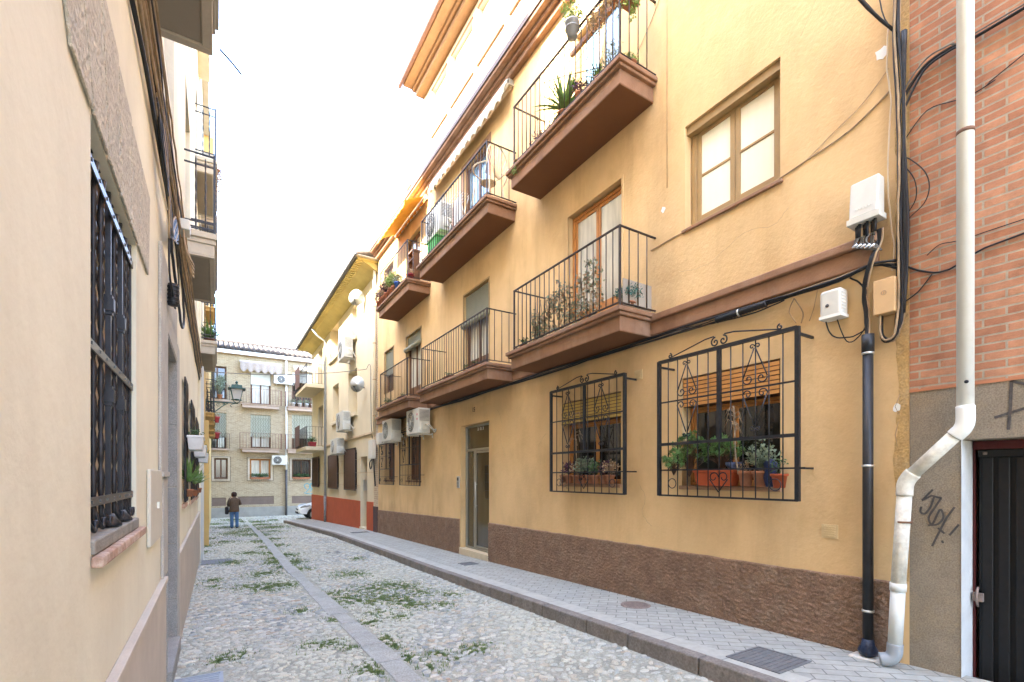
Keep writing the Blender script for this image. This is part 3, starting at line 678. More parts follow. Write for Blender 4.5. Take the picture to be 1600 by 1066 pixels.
# cracks and plaster flakes at the corner
mb=MB(FR)
for pl in ([(1.61,3.0),(1.63,2.9),(1.60,2.8),(1.62,2.73)],[(1.6,2.24),(1.63,2.15),(1.60,2.07),(1.63,1.93),(1.61,1.8),(1.6,1.63)]): mb.tube([(a,.001,z) for a,z in pl],.003,4)
mb.build('crack',CABLET,YB)
for pl in ([(2.45,4.1),(2.6,4.0),(2.9,4.05),(3.3,3.9),(3.7,3.95)],[(4.3,1.5),(4.2,1.35),(4.25,1.15),(4.1,1.0)],[(7.9,2.9),(7.7,2.6),(7.75,2.3),(7.6,2.0)],[(2.35,5.6),(2.2,5.9),(2.25,6.3)],[(6.3,2.3),(6.5,2.1),(6.45,1.8)]):
    mb=MB(FR); mb.tube([(a+random.uniform(-.01,.01),.0002,z+random.uniform(-.01,.01)) for a,z in smooth(pl,5)],.0016,4); mb.build('crack',CABLET,YB)
mb=MB(FR)
for (a,z,s_) in ((3.92,4.77,.035),(1.72,4.98,.05),(1.62,2.14,.03)):
    mb.prism([(a+math.cos(t)*s_*random.uniform(.6,1.1),z+math.sin(t)*s_*random.uniform(.7,1.3)) for t in [i*PI/5 for i in range(10)]],0,.003)
mb.build('filler_patch',WHITEP,YB)
# ================================================================== brick house on the right
BB=thing('brick_house','salmon brick house with grey cement base and black ribbed garage door','house',(4.52,0,.1),world=True)
wall(FR,-8,1.539,2.262,11.8,[(-4.2,-3.0,3.4,5.2,.2),(-4.2,-3.0,6.4,8.2,.2),(-1.6,-.4,6.4,8.2,.2)],'wall',BRICK,BB,cz0=2.262)
wall(FR,-8,1.539,-.3,2.262,[(-1.9,1.24,-.25,1.865,.245)],'cement_base',RENDER,BB,cz0=-.3)
for (a0,a1,z0,z1) in ((-4.2,-3.0,3.4,5.2),(-4.2,-3.0,6.4,8.2),(-1.6,-.4,6.4,8.2)): window(FR,BB,a0,a1,z0,z1,.2,WOODD,GLASSD)
mb=MB(FR); mb.box(-1.9,1.539,.0005,.006,2.245,2.262); mb.build('brick_ledge',mat('ledge_brick',(.50,.20,.10),.8),BB)
mb=MB(FR); mb.box(1.2365,1.2395,-.245,.004,-.05,1.862); mb.build('white_reveal',mat('white_limewash',(.56,.555,.55),.85,.08,8,.4,60,col2=(.5,.49,.48),c2amt=.3),BB)
mb=MB(FR); mb.box(-1.88,1.23,-.243,-.20,1.80,1.858); mb.box(1.220,1.232,-.243,-.215,0,1.80); mb.build('door_frame',DKRED,BB)
mb=MB(FR); mb.box(-1.88,1.203,-.244,-.225,.10,1.798)
a=-1.85
while a<1.18:
    mb.prism([(a,.12),(a+.055,.12),(a+.055,1.74),(a,1.74)],-.225,-.205); a+=.085
mb.box(-1.88,1.203,-.225,-.20,1.745,1.795); mb.box(-1.88,1.203,-.225,-.20,.09,.118)
gd=mb.build('garage_door',DOORB,BB,bevel=.003,seg=1)
mb=MB(FR); mb.box(1.17,1.225,-.20,-.17,.70,.76); mb.tube([(1.2,-.19,.66),(1.2,-.15,.73),(1.2,-.19,.80)],.008,6); mb.lathe((1.16,-.18,1.77),[(.012,-.01),(.014,.01)],8); mb.build('latch',CASTR,gd)
mb=MB(FR); mb.box(-1.9,1.24,-.25,.05,-.2,.12); mb.build('doorstep',GREYB,BB)
def stroke(mb,pl,w,e0=.0015,T=None):
    for i in range(len(pl)-1):
        (a,z),(b,y)=pl[i],pl[i+1]; L=math.hypot(b-a,y-z) or 1e-6; nx,nz=-(y-z)/L*w/2,(b-a)/L*w/2
        q=w*.18; ux,uz=(b-a)/L*q,(y-z)/L*q; e=e0+.0002*i
        mb.add([(a-ux+nx,e,z-uz+nz),(b+ux+nx,e,y+uz+nz),(b+ux-nx,e,y+uz-nz),(a-ux-nx,e,z-uz-nz)],[(0,1,2,3)])
mb=MB(FR); mb.leaf=True
G1=[[(1.40,1.505),(1.462,1.425),(1.405,1.462),(1.35,1.445)],[(1.392,1.45),(1.41,1.38),(1.445,1.325),(1.47,1.34),(1.465,1.375)],[(1.35,1.442),(1.385,1.375),(1.42,1.30),(1.40,1.25),(1.355,1.36),(1.335,1.31),(1.365,1.255),(1.42,1.242)],[(1.275,1.382),(1.32,1.30),(1.37,1.17),(1.40,1.09)],[(1.365,1.225),(1.33,1.19)],[(1.25,1.26),(1.3,1.18)],[(1.342,1.135),(1.336,1.12)]]
for k,pl in enumerate(G1):
    stroke(mb,smooth(pl) if k in (1,2) else pl,.013,.0015+.0022*k)
mb.build('graffiti',GRAF,BB); mb=MB(FR); mb.leaf=True
for pl in ([(.985,2.24),(.99,2.07),(1.0,1.92)],[(1.065,2.005),(.99,2.03),(.86,2.07)],[(.985,2.24),(.92,2.21),(.86,1.95)]): stroke(mb,pl,.017,.0015+.002*pl[0][0])
mb.build('graffiti',GRAF,BB)
# ================================================================== cream house with red base
RB=thing('cream_house','cream house with terracotta red base, brown shutters and yellow eaves','house',(4.52,22,-.5),world=True)
rh=[(18.15-.0,17.05,0,0)]
H2=[(17.05,18.0,-.32,2.34,.5),(18.54,20.3,1.13,2.66,.2),(21.7,23.6,1.12,2.55,.2),(26.2,28.0,1.12,2.6,.2),
    (18.5,19.9,4.06,5.74,.5),(21.7,22.95,4.06,5.70,.5),(18.5,19.3,6.95,8.2,.5),(21.7,23.5,6.95,8.45,.5),(25.3,26.6,3.05,5.2,.3),(25.3,26.6,6.1,8.1,.3)]
wall(FR,16.25,28.46,-1.3,8.55,H2,'wall',YELP,RB)
mb=MB(FR); mb.box(15.73,16.245,-.5,-.01,-.5,8.9); mb.build('party_wall',OLDBRICK,RB)
mb=MB(FR); mb.box(15.725,16.15,-.012,.05,-.4,.62); mb.build('corner_guard',mat('dark_brown_base',(.09,.05,.045),.8,.2,10,.4,80),RB)
mb=MB(FR)
zt=lambda a: lerp(a,[16,18,28.5],[.76,.72,.64])
for (a0,a1) in ((16.26,17.05),(18.0,28.47)):
    mb.hexa([(a0,0,-1.3),(a1,0,-1.3),(a1,.03,-1.3),(a0,.03,-1.3),(a0,0,zt(a0)),(a1,0,zt(a1)),(a1,.03,zt(a1)),(a0,.03,zt(a0))])
mb.build('red_base',REDP,RB)
mb=MB(); mb.box(4.49,11,28.462,28.49,-1.3,.64); mb.build('red_base',REDP,RB)
mb=MB(FR); mb.box(16.25,28.46,0,.05,3.07,3.13); mb.box(16.25,28.46,.001,.012,1.75,1.77) ; mb.box(18.0,28.46,.001,.012,2.25,2.265); mb.box(18.0,28.46,.001,.012,1.27,1.285); mb.build('string_course',mat('tan_band',(.55,.42,.28),.85),RB)
# eave with soffit and roof
mb=MB(FR); mb.box(15.75,28.9,-.3,.66,8.62,8.68); mb.prism([(0,0)],0,0) if False else mb.hexa([(15.8,0,8.35),(28.46,0,8.35),(28.46,.25,8.5),(15.8,.25,8.5),(15.8,0,8.62),(28.46,0,8.62),(28.46,.5,8.62),(15.8,.5,8.62)])
for i in range(70):
    a=15.85+i*.186; mb.box(a,a+.09,.45,.68,8.585,8.62)
mb.build('eave',mat('olive_yellow_eave',(.42,.33,.12),.85,.1,2),RB)
mb=MB(FR); mb.tube([(15.6,.74,8.70),(28.95,.74,8.70)],.055,8); mb.build('gutter',mat('dark_zinc_gutter',(.12,.115,.115),.5,.1,8,metal=.4),RB)
mb=MB(FR)
for i in range(71):
    a=15.75+i*.186; mb.tube([(a,.76,8.78),(a,-3.0,9.9)],.075,8)
mb.build('roof_tiles',TILE,RB)
MB(FR).box(15.6,28.9,-5.5,.70,8.684,8.70).build('roof',GREYB,RB)
# windows
def shutterwin(a0,a1,z0,z1):
    window(FR,RB,a0,a1,z0,z1,.2,WOODD,GLASSD)
    o=slats(FR,RB,a0-.02,a1+.02,z0-.02,z1+.02,.06,mat('brown_lattice',(.22,.115,.065),.7,.2,20),.05,name='shutter')
    mb=MB(FR); rect_frame(mb,a0-.05,a1+.05,z0-.05,z1+.05,.035,.05,.085); n=int((a1-a0)/.1)
    for i in range(1,n): mb.tube([(a0+(a1-a0)*i/n,.085,z0),(a0+(a1-a0)*i/n,.085,z1)],.006,4)
    mb.build('window_grille',RAILM,RB)
for w in H2[1:4]: shutterwin(*w[:4])
for w in H2[4:8]:
    window(FR,RB,w[0],w[1],w[2],w[3],.5,WOODD,GLASSD)
    mb=MB(FR); mb.box(w[0]-.05,w[1]+.05,-.48,.09,w[2]-.14,w[2]-.003); mb.build('sill',YELP,RB,bevel=.01)
for w in H2[8:]: window(FR,RB,w[0],w[1],w[2],w[3],.3,WOODD,GLASSD,name='balcony_door')
mb=MB(FR); mb.box(17.05,18.0,-.49,-.44,-.3,2.33); dr=mb.build('door',WOODD,RB); mb=MB(FR); mb.box(17.06,17.99,-.44,.04,-.42,-.22); mb.build('doorstep',YELP,RB)
mb=MB(FR); mb.box(17.99,18.0,0,.0,0,0) if False else None
mb.box(17.985,17.998,-.40,-.10,1.1,1.5) ; mb.build('notice_frame',ALU,RB)
for zt_,lab in ((3.08,'lower'),(6.12,'upper')):
    mb=MB(FR); mb.box(24.9,28.4,.001,.85,zt_-.17,zt_); b=mb.build('balcony',YELP,RB,bevel=.015); b['label']=lab+' pale balcony slab at the far end of the house'
    railing(FR,b,24.95,28.35,.80,zt_,zt_+.98,RAILM,gap=.13,sg=.13)
# ================================================================== tan brick block closing the street
TB=thing('tan_brick_building','tan brick apartment block with balconies closing the end of the street','building',(3,36,-1),world=True)
L0=[(-.12,.62,1.48,2.80),(1.88,3.10,1.50,2.80),(4.42,5.62,1.50,2.80),(7.2,8.4,1.5,2.8),(-3.0,-1.8,1.5,2.8)]
V0=[(-.24,.53,-.25,.28),(1.17,3.31,-.22,.32),(4.41,6.4,-.22,.30),(7.2,9,-.2,.3)]
L1=[(-.45,.55,3.4,5.72),(1.92,3.12,3.52,5.72),(4.42,5.72,3.52,5.9),(7.2,8.4,3.5,5.7),(-3.0,-1.8,3.5,5.7)]
L2_=[(-.45,.56,6.6,8.70),(1.92,3.12,6.42,8.55),(4.42,5.72,6.42,8.8),(7.2,8.4,6.4,8.5),(-3.0,-1.8,6.4,8.5)]
wall(FT,-9,14,-1.5,9.6,[h+(.22,) for h in L0+L1+L2_]+[h+(.1,) for h in V0],'wall',TANB,TB)
mb=MB(FT); mb.box(-9,14,0,.04,-1.5,-.38); mb.build('cement_base',GREYB,TB)
for k,(a0,a1,z0,z1) in enumerate(L0):
    window(FT,TB,a0,a1,z0,z1,.2,WOODD if k!=1 else WOOD,(GLASSD,CURT,GLASSD,CURT,CURT)[k],2)
    mb=MB(FT); rect_frame(mb,a0-.12,a1+.12,z0-.12,z1+.12,.10,.001,.03); mb.build('window_surround',mat('pale_surround',(.58,.48,.37),.8,.08,6),TB)
    mb=MB(FT); rect_frame(mb,a0-.17,a1+.17,z0-.17,z1+.10,.02,.10,.12); n=10
    if k==2:
        for i in range(1,11): mb.tube([(a0+(a1-a0)*i/11,.11,z0-.1),(a0+(a1-a0)*i/11,.11,z1+.05)],.012,4)
    else:
        for i in range(1,11): mb.tube([(a0+(a1-a0)*i/11,.11,z0-.15),(a0+(a1-a0)*i/11,.11,z0+.15)],.006,4)
    mb.build('window_grille',RAILM,TB)
for (a0,a1,z0,z1) in V0: slats(FT,TB,a0,a1,z0,z1,-.06,mat('brown_vent',(.20,.14,.11),.7),.1,name='vent_louvre',th=.04)
LATTB=mat('pale_lattice_backing',(.46,.45,.36),.6,.1,8)
LATT=mat('grey_green_lattice',(.17,.19,.14),.6,.1,8)
for k,(a0,a1,z0,z1) in enumerate(L1):
    window(FT,TB,a0,a1,z0,z1,.22,WOODD,CURT if k==1 else GLASSD,2,name='balcony_door')
    mb=MB(FT); n=8; w=(a1-a0)/n
    top=z1-.02; zb=z0+.75
    for i in range(n):
        m_=int((top-zb)/(w*1.7))
        for j in range(m_):
            z=zb+j*w*1.7
            mb.bar((a0+i*w,-.06,z),(a0+(i+1)*w,-.06,z+w*.85),.014); mb.bar((a0+(i+1)*w,-.06,z+w*.85),(a0+i*w,-.06,z+w*1.7),.014)
        mb.bar((a0+i*w,-.065,z0),(a0+i*w,-.065,top),.014)
    o=mb.build('folding_lattice',LATT,TB); MB(FT).box(a0,a1,-.10,-.08,zb,z1-.01).build('backing',LATTB,o)
for k,(a0,a1,z0,z1) in enumerate(L2_):
    window(FT,TB,a0,a1,z0,z1,.22,WOODD,(GLASSD,CURT,GLASSD,CURT,CURT)[k],2,name='balcony_door')
    if k==1: slats(FT,TB,a0+.02,a1-.02,7.72,8.54,-.06,WHITESH,.06)
    if k==2: slats(FT,TB,a0+.02,a1-.02,8.1,8.79,-.06,WHITESH,.06)
    if k==3: slats(FT,TB,a0+.02,a1-.02,7.5,8.49,-.06,WHITESH,.06)
SLABT=mat('pale_pink_slab',(.46,.34,.27),.8,.08,6)
for (x0,x1,zt_) in ((1.42,3.58,3.48),(1.42,3.58,6.38),(4.1,6.2,3.48),(4.1,6.2,6.38),(6.8,8.9,3.48),(6.8,8.9,6.38)):
    mb=MB(FT); mb.box(x0,x1,.001,.45,zt_-.26,zt_-.06); mb.box(x0-.05,x1+.05,.001,.5,zt_-.06,zt_); b=mb.build('balcony',SLABT,TB,bevel=.01)
    railing(FT,b,x0-.12,x1+.13,.52,zt_-.03,zt_+1.0,mat('rust_brown_rail',(.18,.08,.055),.6,.2,12),gap=.17,sg=.2,r=.01)
for zt_ in (3.42,6.55):
    mb=MB(FT); mb.box(-.6,.7,.001,.2,zt_-.1,zt_); b=mb.build('balcony',SLABT,TB); railing(FT,b,-.62,.72,.22,zt_,zt_+.95,RAILM,gap=.13,r=.01)
mb=MB(FT); mb.box(-9.2,14.2,-.1,.18,9.52,9.60); mb.build('eave',mat('brown_eave_boards',(.32,.22,.15),.8),TB)
mb=MB(FT); mb.box(-9.2,14.2,.18,.36,9.62,9.76); mb.build('gutter',WHITEP,TB,bevel=.02)
mb=MB(FT)
for i in range(77):
    a=-9+i*.30; mb.tube([(a,.34,9.80+random.uniform(-.02,.02)),(a,-1.5,10.40),(a,-3.5,11.05)],.15,8)
mb.tube([(-9.2,-3.5,11.10),(14.2,-3.5,11.10)],.2,8)
mb.build('roof_tiles',mat('dark_old_tile',(.055,.045,.04),.95,.4,3,.3,40),TB)
MB(FT).add([(-9.2,.2,9.77),(14.2,.2,9.77),(14.2,-3.5,11.05),(-9.2,-3.5,11.05)],[(0,1,2,3)]).build('roof',MATS['dark_old_tile'],TB)
mb=MB(FT); mb.leaf=True
for k,pl in enumerate([[(5.35,.75),(5.2,1.0),(5.4,1.15),(5.6,.95),(5.45,.7),(5.3,.55)],[(5.6,.6),(5.75,.9),(5.65,1.15),(5.55,.9),(5.8,.7)],[(5.85,.6),(5.95,1.0),(6.05,1.15),(6.1,.8)],[(5.2,.5),(5.6,.42),(6.1,.5)]]): stroke(mb,smooth(pl),.05,.003+.003*k)
mb.build('graffiti',TEAL,TB)
# ================================================================== left side of the street
LB=thing('cream_stone_house','cream plastered house on the left with stone doorway and wrought iron window grilles','house',(-.345,5,.0),world=True)
LH=[(2.03,3.07,1.37,2.77,.24),(4.65,5.71,-.2,2.74,.8),(6.85,7.45,1.32,2.77,.15),(8.55,9.75,1.28,2.73,.15),(10.55,11.9,1.26,2.68,.15),
    (.8,2.2,4.7,6.8,.2),(7.6,8.9,4.7,6.9,.2),(4.6,5.6,4.9,6.7,.2),(10.9,12.3,4.7,6.8,.2),(7.6,8.9,7.9,9.6,.2),(11.1,12.4,7.8,9.6,.2),(4.6,5.6,7.9,9.6,.2)]
wall(FL,-8,10.2,-.5,11.0,[h for h in LH if h[1]<10.2],'wall',CREAM,LB,depth=.85)
wall(FL,10.2,12.9,-.6,10.6,[h for h in LH if h[0]>10.2],'wall',CREAM,LB,depth=.85)
mb=MB(FL); mb.box(-8,3.95,-3,0,11.0,13.0); mb.box(5.55,10.2,-3,0,11.0,13.0); mb.build('sun_blocker',CREAM,LB)  # unseen blocks with a gap, added to shape sun patches on the yellow house
mb=MB(FL); mb.box(-8,3.97,-1,.18,13.0,13.12); mb.box(5.53,10.2,-1,.18,13.0,13.12); mb.box(10.22,12.95,-1,.22,10.6,10.75); mb.build('eave',mat('cream_eave',(.6,.5,.38),.8),LB)
# plinth
mb=MB(FL); mb.box(-8,4.40,.001,.028,-.5,.83); mb.box(-8,4.41,.001,.040,.83,.86); mb.box(5.99,12.89,.001,.028,-.6,.80); mb.box(5.99,12.89,.001,.036,.80,.825)
mb.build('plinth',PLINTH,LB,bevel=.004)
# doorway stonework
mb=MB(FL); mb.box(4.12,4.645,.001,.022,1.64,3.24); mb.box(4.12,4.66,.001,.034,1.60,1.64); mb.box(4.30,4.645,.001,.020,.86,1.60); mb.box(5.715,6.0,.001,.024,-.1,2.9); mb.box(4.645,5.715,.001,.02,2.745,3.2)
mb.build('stone_surround',STONEL,LB,bevel=.005)
mb=MB(FL)
for (z0,z1) in ((-.1,.42),(.425,.95),(.955,1.5),(1.505,2.1),(2.105,2.735)): mb.box(5.69,5.709,-.79,.022,z0,z1)
mb.box(4.655,5.69,-.79,.018,2.715,2.738); mb.box(4.651,4.67,-.79,.018,-.1,2.71); mb.build('stone_lining',STONE,LB,bevel=.004)
mb=MB(FL); mb.box(4.67,5.69,-.78,.05,-.3,.055); mb.build('doorstep',STONE,LB,bevel=.01)
mb=MB(FL); mb.box(4.67,5.69,-.60,-.55,.06,2.71); dd=mb.build('door',WOODD,LB); mb=MB(FL)
for k in range(2): mb.box(4.75+.5*k,5.1+.5*k,-.55,-.535,.3,1.1); mb.box(4.75+.5*k,5.1+.5*k,-.55,-.535,1.3,2.4)
mb.build('door_panel',WOOD,dd)
# stone lintel with hammered voussoirs
HAM=mat('hammered_stone',(.59,.525,.43),.95,.12,10,.9,42,fine=.22,dist=.03)
mb=MB(FL)
for (a0,a1,b0,b1) in ((1.76,2.13,1.40,1.98),(2.14,2.48,2.05,2.40) ,(2.49,2.84,2.45,2.80),(2.85,3.54,2.85,3.30)):
    pass
for (t0,t1,b0,b1,zt_) in ((1.42,1.74,1.74,2.02,3.25),(1.75,2.13,2.03,2.28,3.27),(2.14,2.48,2.29,2.55,3.30),(2.49,2.84,2.56,2.81,3.27),(2.85,3.20,2.82,3.06,3.25),(3.21,3.56,3.07,3.50,3.25)):
    mb.prism([(b0+.006,2.775),(b1-.006,2.775),(t1-.006,zt_),(t0+.006,zt_)],.001,.011)
mb.build('stone_lintel',HAM,LB,bevel=.004)
# near window: sill, grille, curtain
mb=MB(FL); mb.box(2.035,3.065,-.23,.012,1.345,1.395); mb.build('stone_sill',mat('weathered_grey_sill',(.26,.235,.20),.9,.2,14,.5,90),LB,bevel=.006)
mb=MB(FL); a=2.02
while a<3.12:
    b=a+.245; mb.box(a+.003,min(b,3.14),.001,.034,1.305,1.343); a=b
mb.build('brick_sill',mat('pink_worn_brick',(.40,.255,.185),.9,.3,14,.6,60,col2=(.62,.50,.42),c2amt=.9),LB,bevel=.006)
window(FL,LB,2.04,3.06,1.40,2.765,.16,mat('tan_window_wood',(.50,.38,.26),.6,.1,8),glassmat('tan_curtain',(.62,.50,.37),.3,.4,stripes=.7),2)
MB(FL).box(2.045,3.055,-.15,-.055,2.655,2.766).build('blind_or_shadow_box',WOODD,LB)  # dark box put in for the black shadow under the window head
mb=MB(FL); E0=-.03
sq=[2.53,2.81]; tw=[2.11,2.25,2.38,2.66,2.90,2.98]
for a in tw:
    pts=[(a,E0,1.52+i*(2.66-1.52)/72) for i in range(73)]
    mb.tube(pts,lambda t:.0065+.0065*abs(math.sin(t*PI*9)),6,twist=.3,smooth=True)
    mb.tube([(a,E0,1.41),(a,E0,1.53)],.008,6); mb.tube([(a,E0,2.64),(a,E0+.01,2.73)]+[(a+.0,E0-.02*math.sin(t),2.73+.018*(1-math.cos(t))) for t in (.8,1.6,2.4,3.0)],.008,6)
    mb.tube([(a,E0,1.50),(a+.01,E0+.01,1.44),(a+.035,E0+.02,1.415),(a+.055,E0+.02,1.43),(a+.05,E0+.02,1.45)],.008,6)
for a in sq:
    mb.bar((a,E0,1.40),(a,E0,2.76),.018); mb.lathe((a,E0,1.40),[(.045,0),(.045,.012),(.03,.03),(.02,.05)],8)
    for z in (1.93,2.30): mb.box(a-.02,a+.02,E0-.02,E0+.02,z-.025,z+.025); mb.box(a-.015,a+.015,E0-.015,E0+.015,z-.04,z+.04)
for a in (2.045,3.055): mb.bar((a,E0,1.40),(a,E0,2.76),.022)
mb.build('window_grille',IRON,LB)
for z in (1.515,2.05,2.665):
    mb=MB(FL); mb.box(2.035,3.065,E0+.012,E0+.018,z-.016,z+.016)
    for a in tw+sq: mb.lathe((a,0,z),[(.006,E0+.018),(.005,E0+.023)],6,axis='y') if False else mb.box(a-.005,a+.005,E0+.018,E0+.023,z-.005,z+.005)
    mb.build('grille_strap',mat('worn_iron_strap',(.10,.095,.09),.35,.2,20,metal=.6),LB)
for (a0,a1,z0,z1,d) in LH[2:5]:
    window(FL,LB,a0,a1,z0,z1,d,WOODD,GLASSD,2)
    mb=MB(FL); n=int((a1-a0)/.12); e=.03
    for i in range(n+1):
        a=a0+.03+(a1-a0-.06)*i/n; mb.tube([(a,e,z0-.02+(z1-z0+.04)*k/24) for k in range(25)],lambda t:.009+.005*abs(math.sin(t*PI*6)),5)
    for z in (z0+.1,(z0+z1)/2,z1-.1): mb.bar((a0,e,z),(a1,e,z),.014)
    mb.build('window_grille',IRON,LB)
    mb=MB(FL); mb.box(a0-.04,a1+.04,.001,.03,z0-.09,z0-.04); mb.build('brick_sill',MATS['pink_worn_brick'],LB)
for (a0,a1,z0,z1,d) in LH[5:]: window(FL,LB,a0,a1,z0,z1,d,WOODD,GLASSD,2)
# meter cupboard
mb=MB(FL); mb.box(3.48,4.16,.001,.022,1.19,1.645); mc=mb.build('meter_cupboard',mat('grey_cream_metal',(.58,.53,.44),.6,.05,5),LB,bevel=.006); MB(FL).box(3.80,3.84,.022,.036,1.40,1.44).build('lock',ALU,mc)
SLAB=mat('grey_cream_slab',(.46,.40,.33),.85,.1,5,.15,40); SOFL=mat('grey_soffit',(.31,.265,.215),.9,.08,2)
def lbalc(par,a0,a1,zs,e1,rail=True,lab=None,col=SLAB,sof=SOFL,h=.26):
    mb=MB(FL); mb.box(a0,a1,.001,e1,zs+.02,zs+h*.55); mb.box(a0-.02,a1+.02,.001,e1+.015,zs+h*.55,zs+h*.75); mb.box(a0-.05,a1+.05,.001,e1+.035,zs+h*.75,zs+h)
    mb.box(a0,a0+.06,.001,e1,zs,zs+.0199); mb.box(a1-.06,a1,.001,e1,zs,zs+.0199); mb.box(a0+.06,a1-.06,e1-.06,e1,zs,zs+.0199)
    b=mb.build('balcony',col,par,bevel=.006)
    if lab: b['label']=lab
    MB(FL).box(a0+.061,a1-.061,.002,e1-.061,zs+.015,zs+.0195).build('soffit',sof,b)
    if rail:
        mb=MB(FL); zt_=zs+h; e=e1+.0
        for z in (zt_+.06,zt_+.13,zt_+.86,zt_+1.0):
            mb.bar((a0,e,z),(a1,e,z),.016)
            for a in (a0,a1): mb.bar((a,0,z),(a,e,z),.016)
        for a in (a0,a1): mb.bar((a,e,zt_),(a,e,zt_+1.02),.026)
        n=int((a1-a0)/.14)
        P=[(a0+(a1-a0)*i/n,e) for i in range(1,n)]+[(a,x) for a in (a0,a1) for x in (e*.38,e*.7)]
        for (a,x) in P:
            mb.tube([(a,x,zt_+.05+i*.9/24) for i in range(25)],lambda t:.007+.005*abs(math.sin(t*PI*6)),5)
        for (a,x) in P[:n-1]:
            for z in (zt_+.2,zt_+.5,zt_+.8): mb.tube([(a,x,z),(a,x+.02,z+.01),(a,x+.022,z-.015)],.004,4)
        mb.build('railing',IRON,b)
    return b
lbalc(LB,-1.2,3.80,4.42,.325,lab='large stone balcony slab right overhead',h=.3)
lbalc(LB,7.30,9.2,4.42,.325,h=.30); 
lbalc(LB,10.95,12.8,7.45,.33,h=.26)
CW=thing('white_grey_house','pale house with grey corner pilaster beyond the cream left house','house',(-.3,16,-.4),world=True)
def FL2(a,e,z): return (-.30+e,a,z)
def FL3(a,e,z): return (-.28+e,a,z)
wall(FL2,12.9,16.0,-.7,11.2,[(13.5,14.8,1.2,2.6,.2),(13.4,14.6,4.7,6.8,.2),(13.4,14.6,7.7,9.4,.2)],'wall',CREAM,CW)
for h in ((13.5,14.8,1.2,2.6),(13.4,14.6,4.7,6.8),(13.4,14.6,7.7,9.4)): window(FL2,CW,*h,.2,WOODD,GLASSD)
mb=MB(FL2); mb.box(12.9,13.25,.001,.055,-.7,4.1); mb.build('corner_pilaster',mat('pale_grey_paint',(.55,.55,.54),.7,.06,4,.1,40),CW)
mb=MB(FL2); mb.box(12.9,16,-1,.14,11.2,11.35); mb.build('eave',SLAB,CW)
lbalc(CW,13.0,15.2,4.42,.325,h=.30); lbalc(CW,13.2,15.2,7.45,.33,h=.26)
YH=thing('yellow_far_house','narrow yellow house far down the left side with stacked iron balconies','house',(-.3,23,-.6),world=True)
hh=[(a,a+1.1,z0,z1,.2) for a in (17.3,20.0,22.7,25.4,28.6,31.6) for z0,z1 in ((1.0,2.6),(3.7,5.8),(6.9,8.8))]
wall(FL3,16.0,35.9,-1.4,11.2,hh,'wall',YEL,YH); MB(FL3).box(30.5,35.9,-4,0,11.36,13.6).build('sun_blocker',YEL,YH)  # wall run on and unseen block on top, added to shade the tan facade
for h in hh: window(FL3,YH,h[0],h[1],h[2],h[3],.2,WOODD,GLASSD)
mb=MB(FL3); mb.box(16.0,35.9,-1,.14,11.2,11.35); mb.build('eave',YEL,YH)
mb=MB(FL3); mb.box(16.02,16.4,.001,.10,-1.2,3.2); mb.box(16.02,16.3,.001,.22,7.7,11.2); mb.build('corner_pilaster',YEL,YH)
for a in (17.1,19.8,22.5,25.2): lbalc(YH,a,a+1.6,3.42,.27,col=YEL,sof=YEL,h=.12)
for a in (17.1,22.5): lbalc(YH,a,a+1.6,6.6,.27,col=YEL,sof=YEL,h=.12)
# ================================================================== air conditioners, dishes, boxes
def aircon(name,label,loc,rz=0,w=.80,h=.56,d=.30,group='air conditioners on the house walls',logo=False,side='y'):
    t=thing(name,label,'air conditioner',loc,rz,group)   # local: front faces -x, width along y, back against wall at x=0
    mb=MB(); mb.box(-.12-d,-.12,-w/2,w/2,0,h); cs=mb.build('casing',ACW,t,bevel=.015)
    cy=w*.12; r=h*.41
    mb=MB(); mb.lathe((-.12-d,cy,h/2),[(r,-.003),(r*.98,.006-.012)],28,axis='x'); mb.build('fan_opening',ACG,t)
    mb=MB(); x=-.12-d-.012
    for q in (.25,.42,.6,.78,.95): mb.tube([(x,cy+math.cos(a)*r*q,h/2+math.sin(a)*r*q) for a in [2*PI*i/22 for i in range(23)]],.0035,4)
    for k in range(8): a=2*PI*k/8; mb.tube([(x,cy+math.cos(a)*r*.12,h/2+math.sin(a)*r*.12),(x,cy+math.cos(a)*r,h/2+math.sin(a)*r)],.0035,4)
    mb.lathe((x,cy,h/2),[(r*.14,-.004),(r*.14,.004)],12,axis='x'); mb.build('fan_guard',ACW,t)
    for y in (-w*.35,w*.35): mb=MB(); mb.box(-.12-d,-.0,y-.018,y+.018,-.035,-.002); mb.box(-.02,-.0,y-.018,y+.018,-.10,.02); mb.build('bracket',ACW,t)
    mb=MB(); mb.box(-.12-d*.75,-.12-d*.2,-w/2-.03,-w/2-.001,h*.12,h*.42); mb.build('valve_cover',ACW,t,bevel=.008)
    mb=MB()
    for q in (0,.06): mb.tube(smooth([(-.2-q,-w/2-.02,h*.3),(-.2-q,-w/2-.09,h*.34),(-.12-q,-w/2-.12,h*.2),(-.05,-w/2-.1,.02+q),(0,-w/2-.08,.1)],4),.013,6)
    mb.build('pipe',ACW,t)
    mb=MB()
    for i in range(9): mb.box(-.12-d*.9,-.12-d*.1,-w/2-.004,-w/2-.0005,h*.5+i*h*.05,h*.5+i*h*.05+.008)
    mb.build('side_louvre',ACG,t)
    if logo:
        mb=MB(); xx=-.12-d-.001; mb.lathe((xx,-w*.40,h*.74),[(.028,-.002),(.028,.0)],16,axis='x'); mb.box(xx-.002,xx,-w*.43,-w*.37,h*.52,h*.60); mb.build('emblem',mat('red_emblem',(.55,.03,.05),.5),t)
    return t
aircon('air_conditioner','pale air conditioner with red round mark, above the nearer barred window of the yellow house',(4.52,11.35,2.66),logo=True,h=.60,w=.85)
aircon('air_conditioner','dusty pale air conditioner at the far end of the yellow house under the lowest balcony',(4.52,13.45,2.62),w=.8,h=.60)
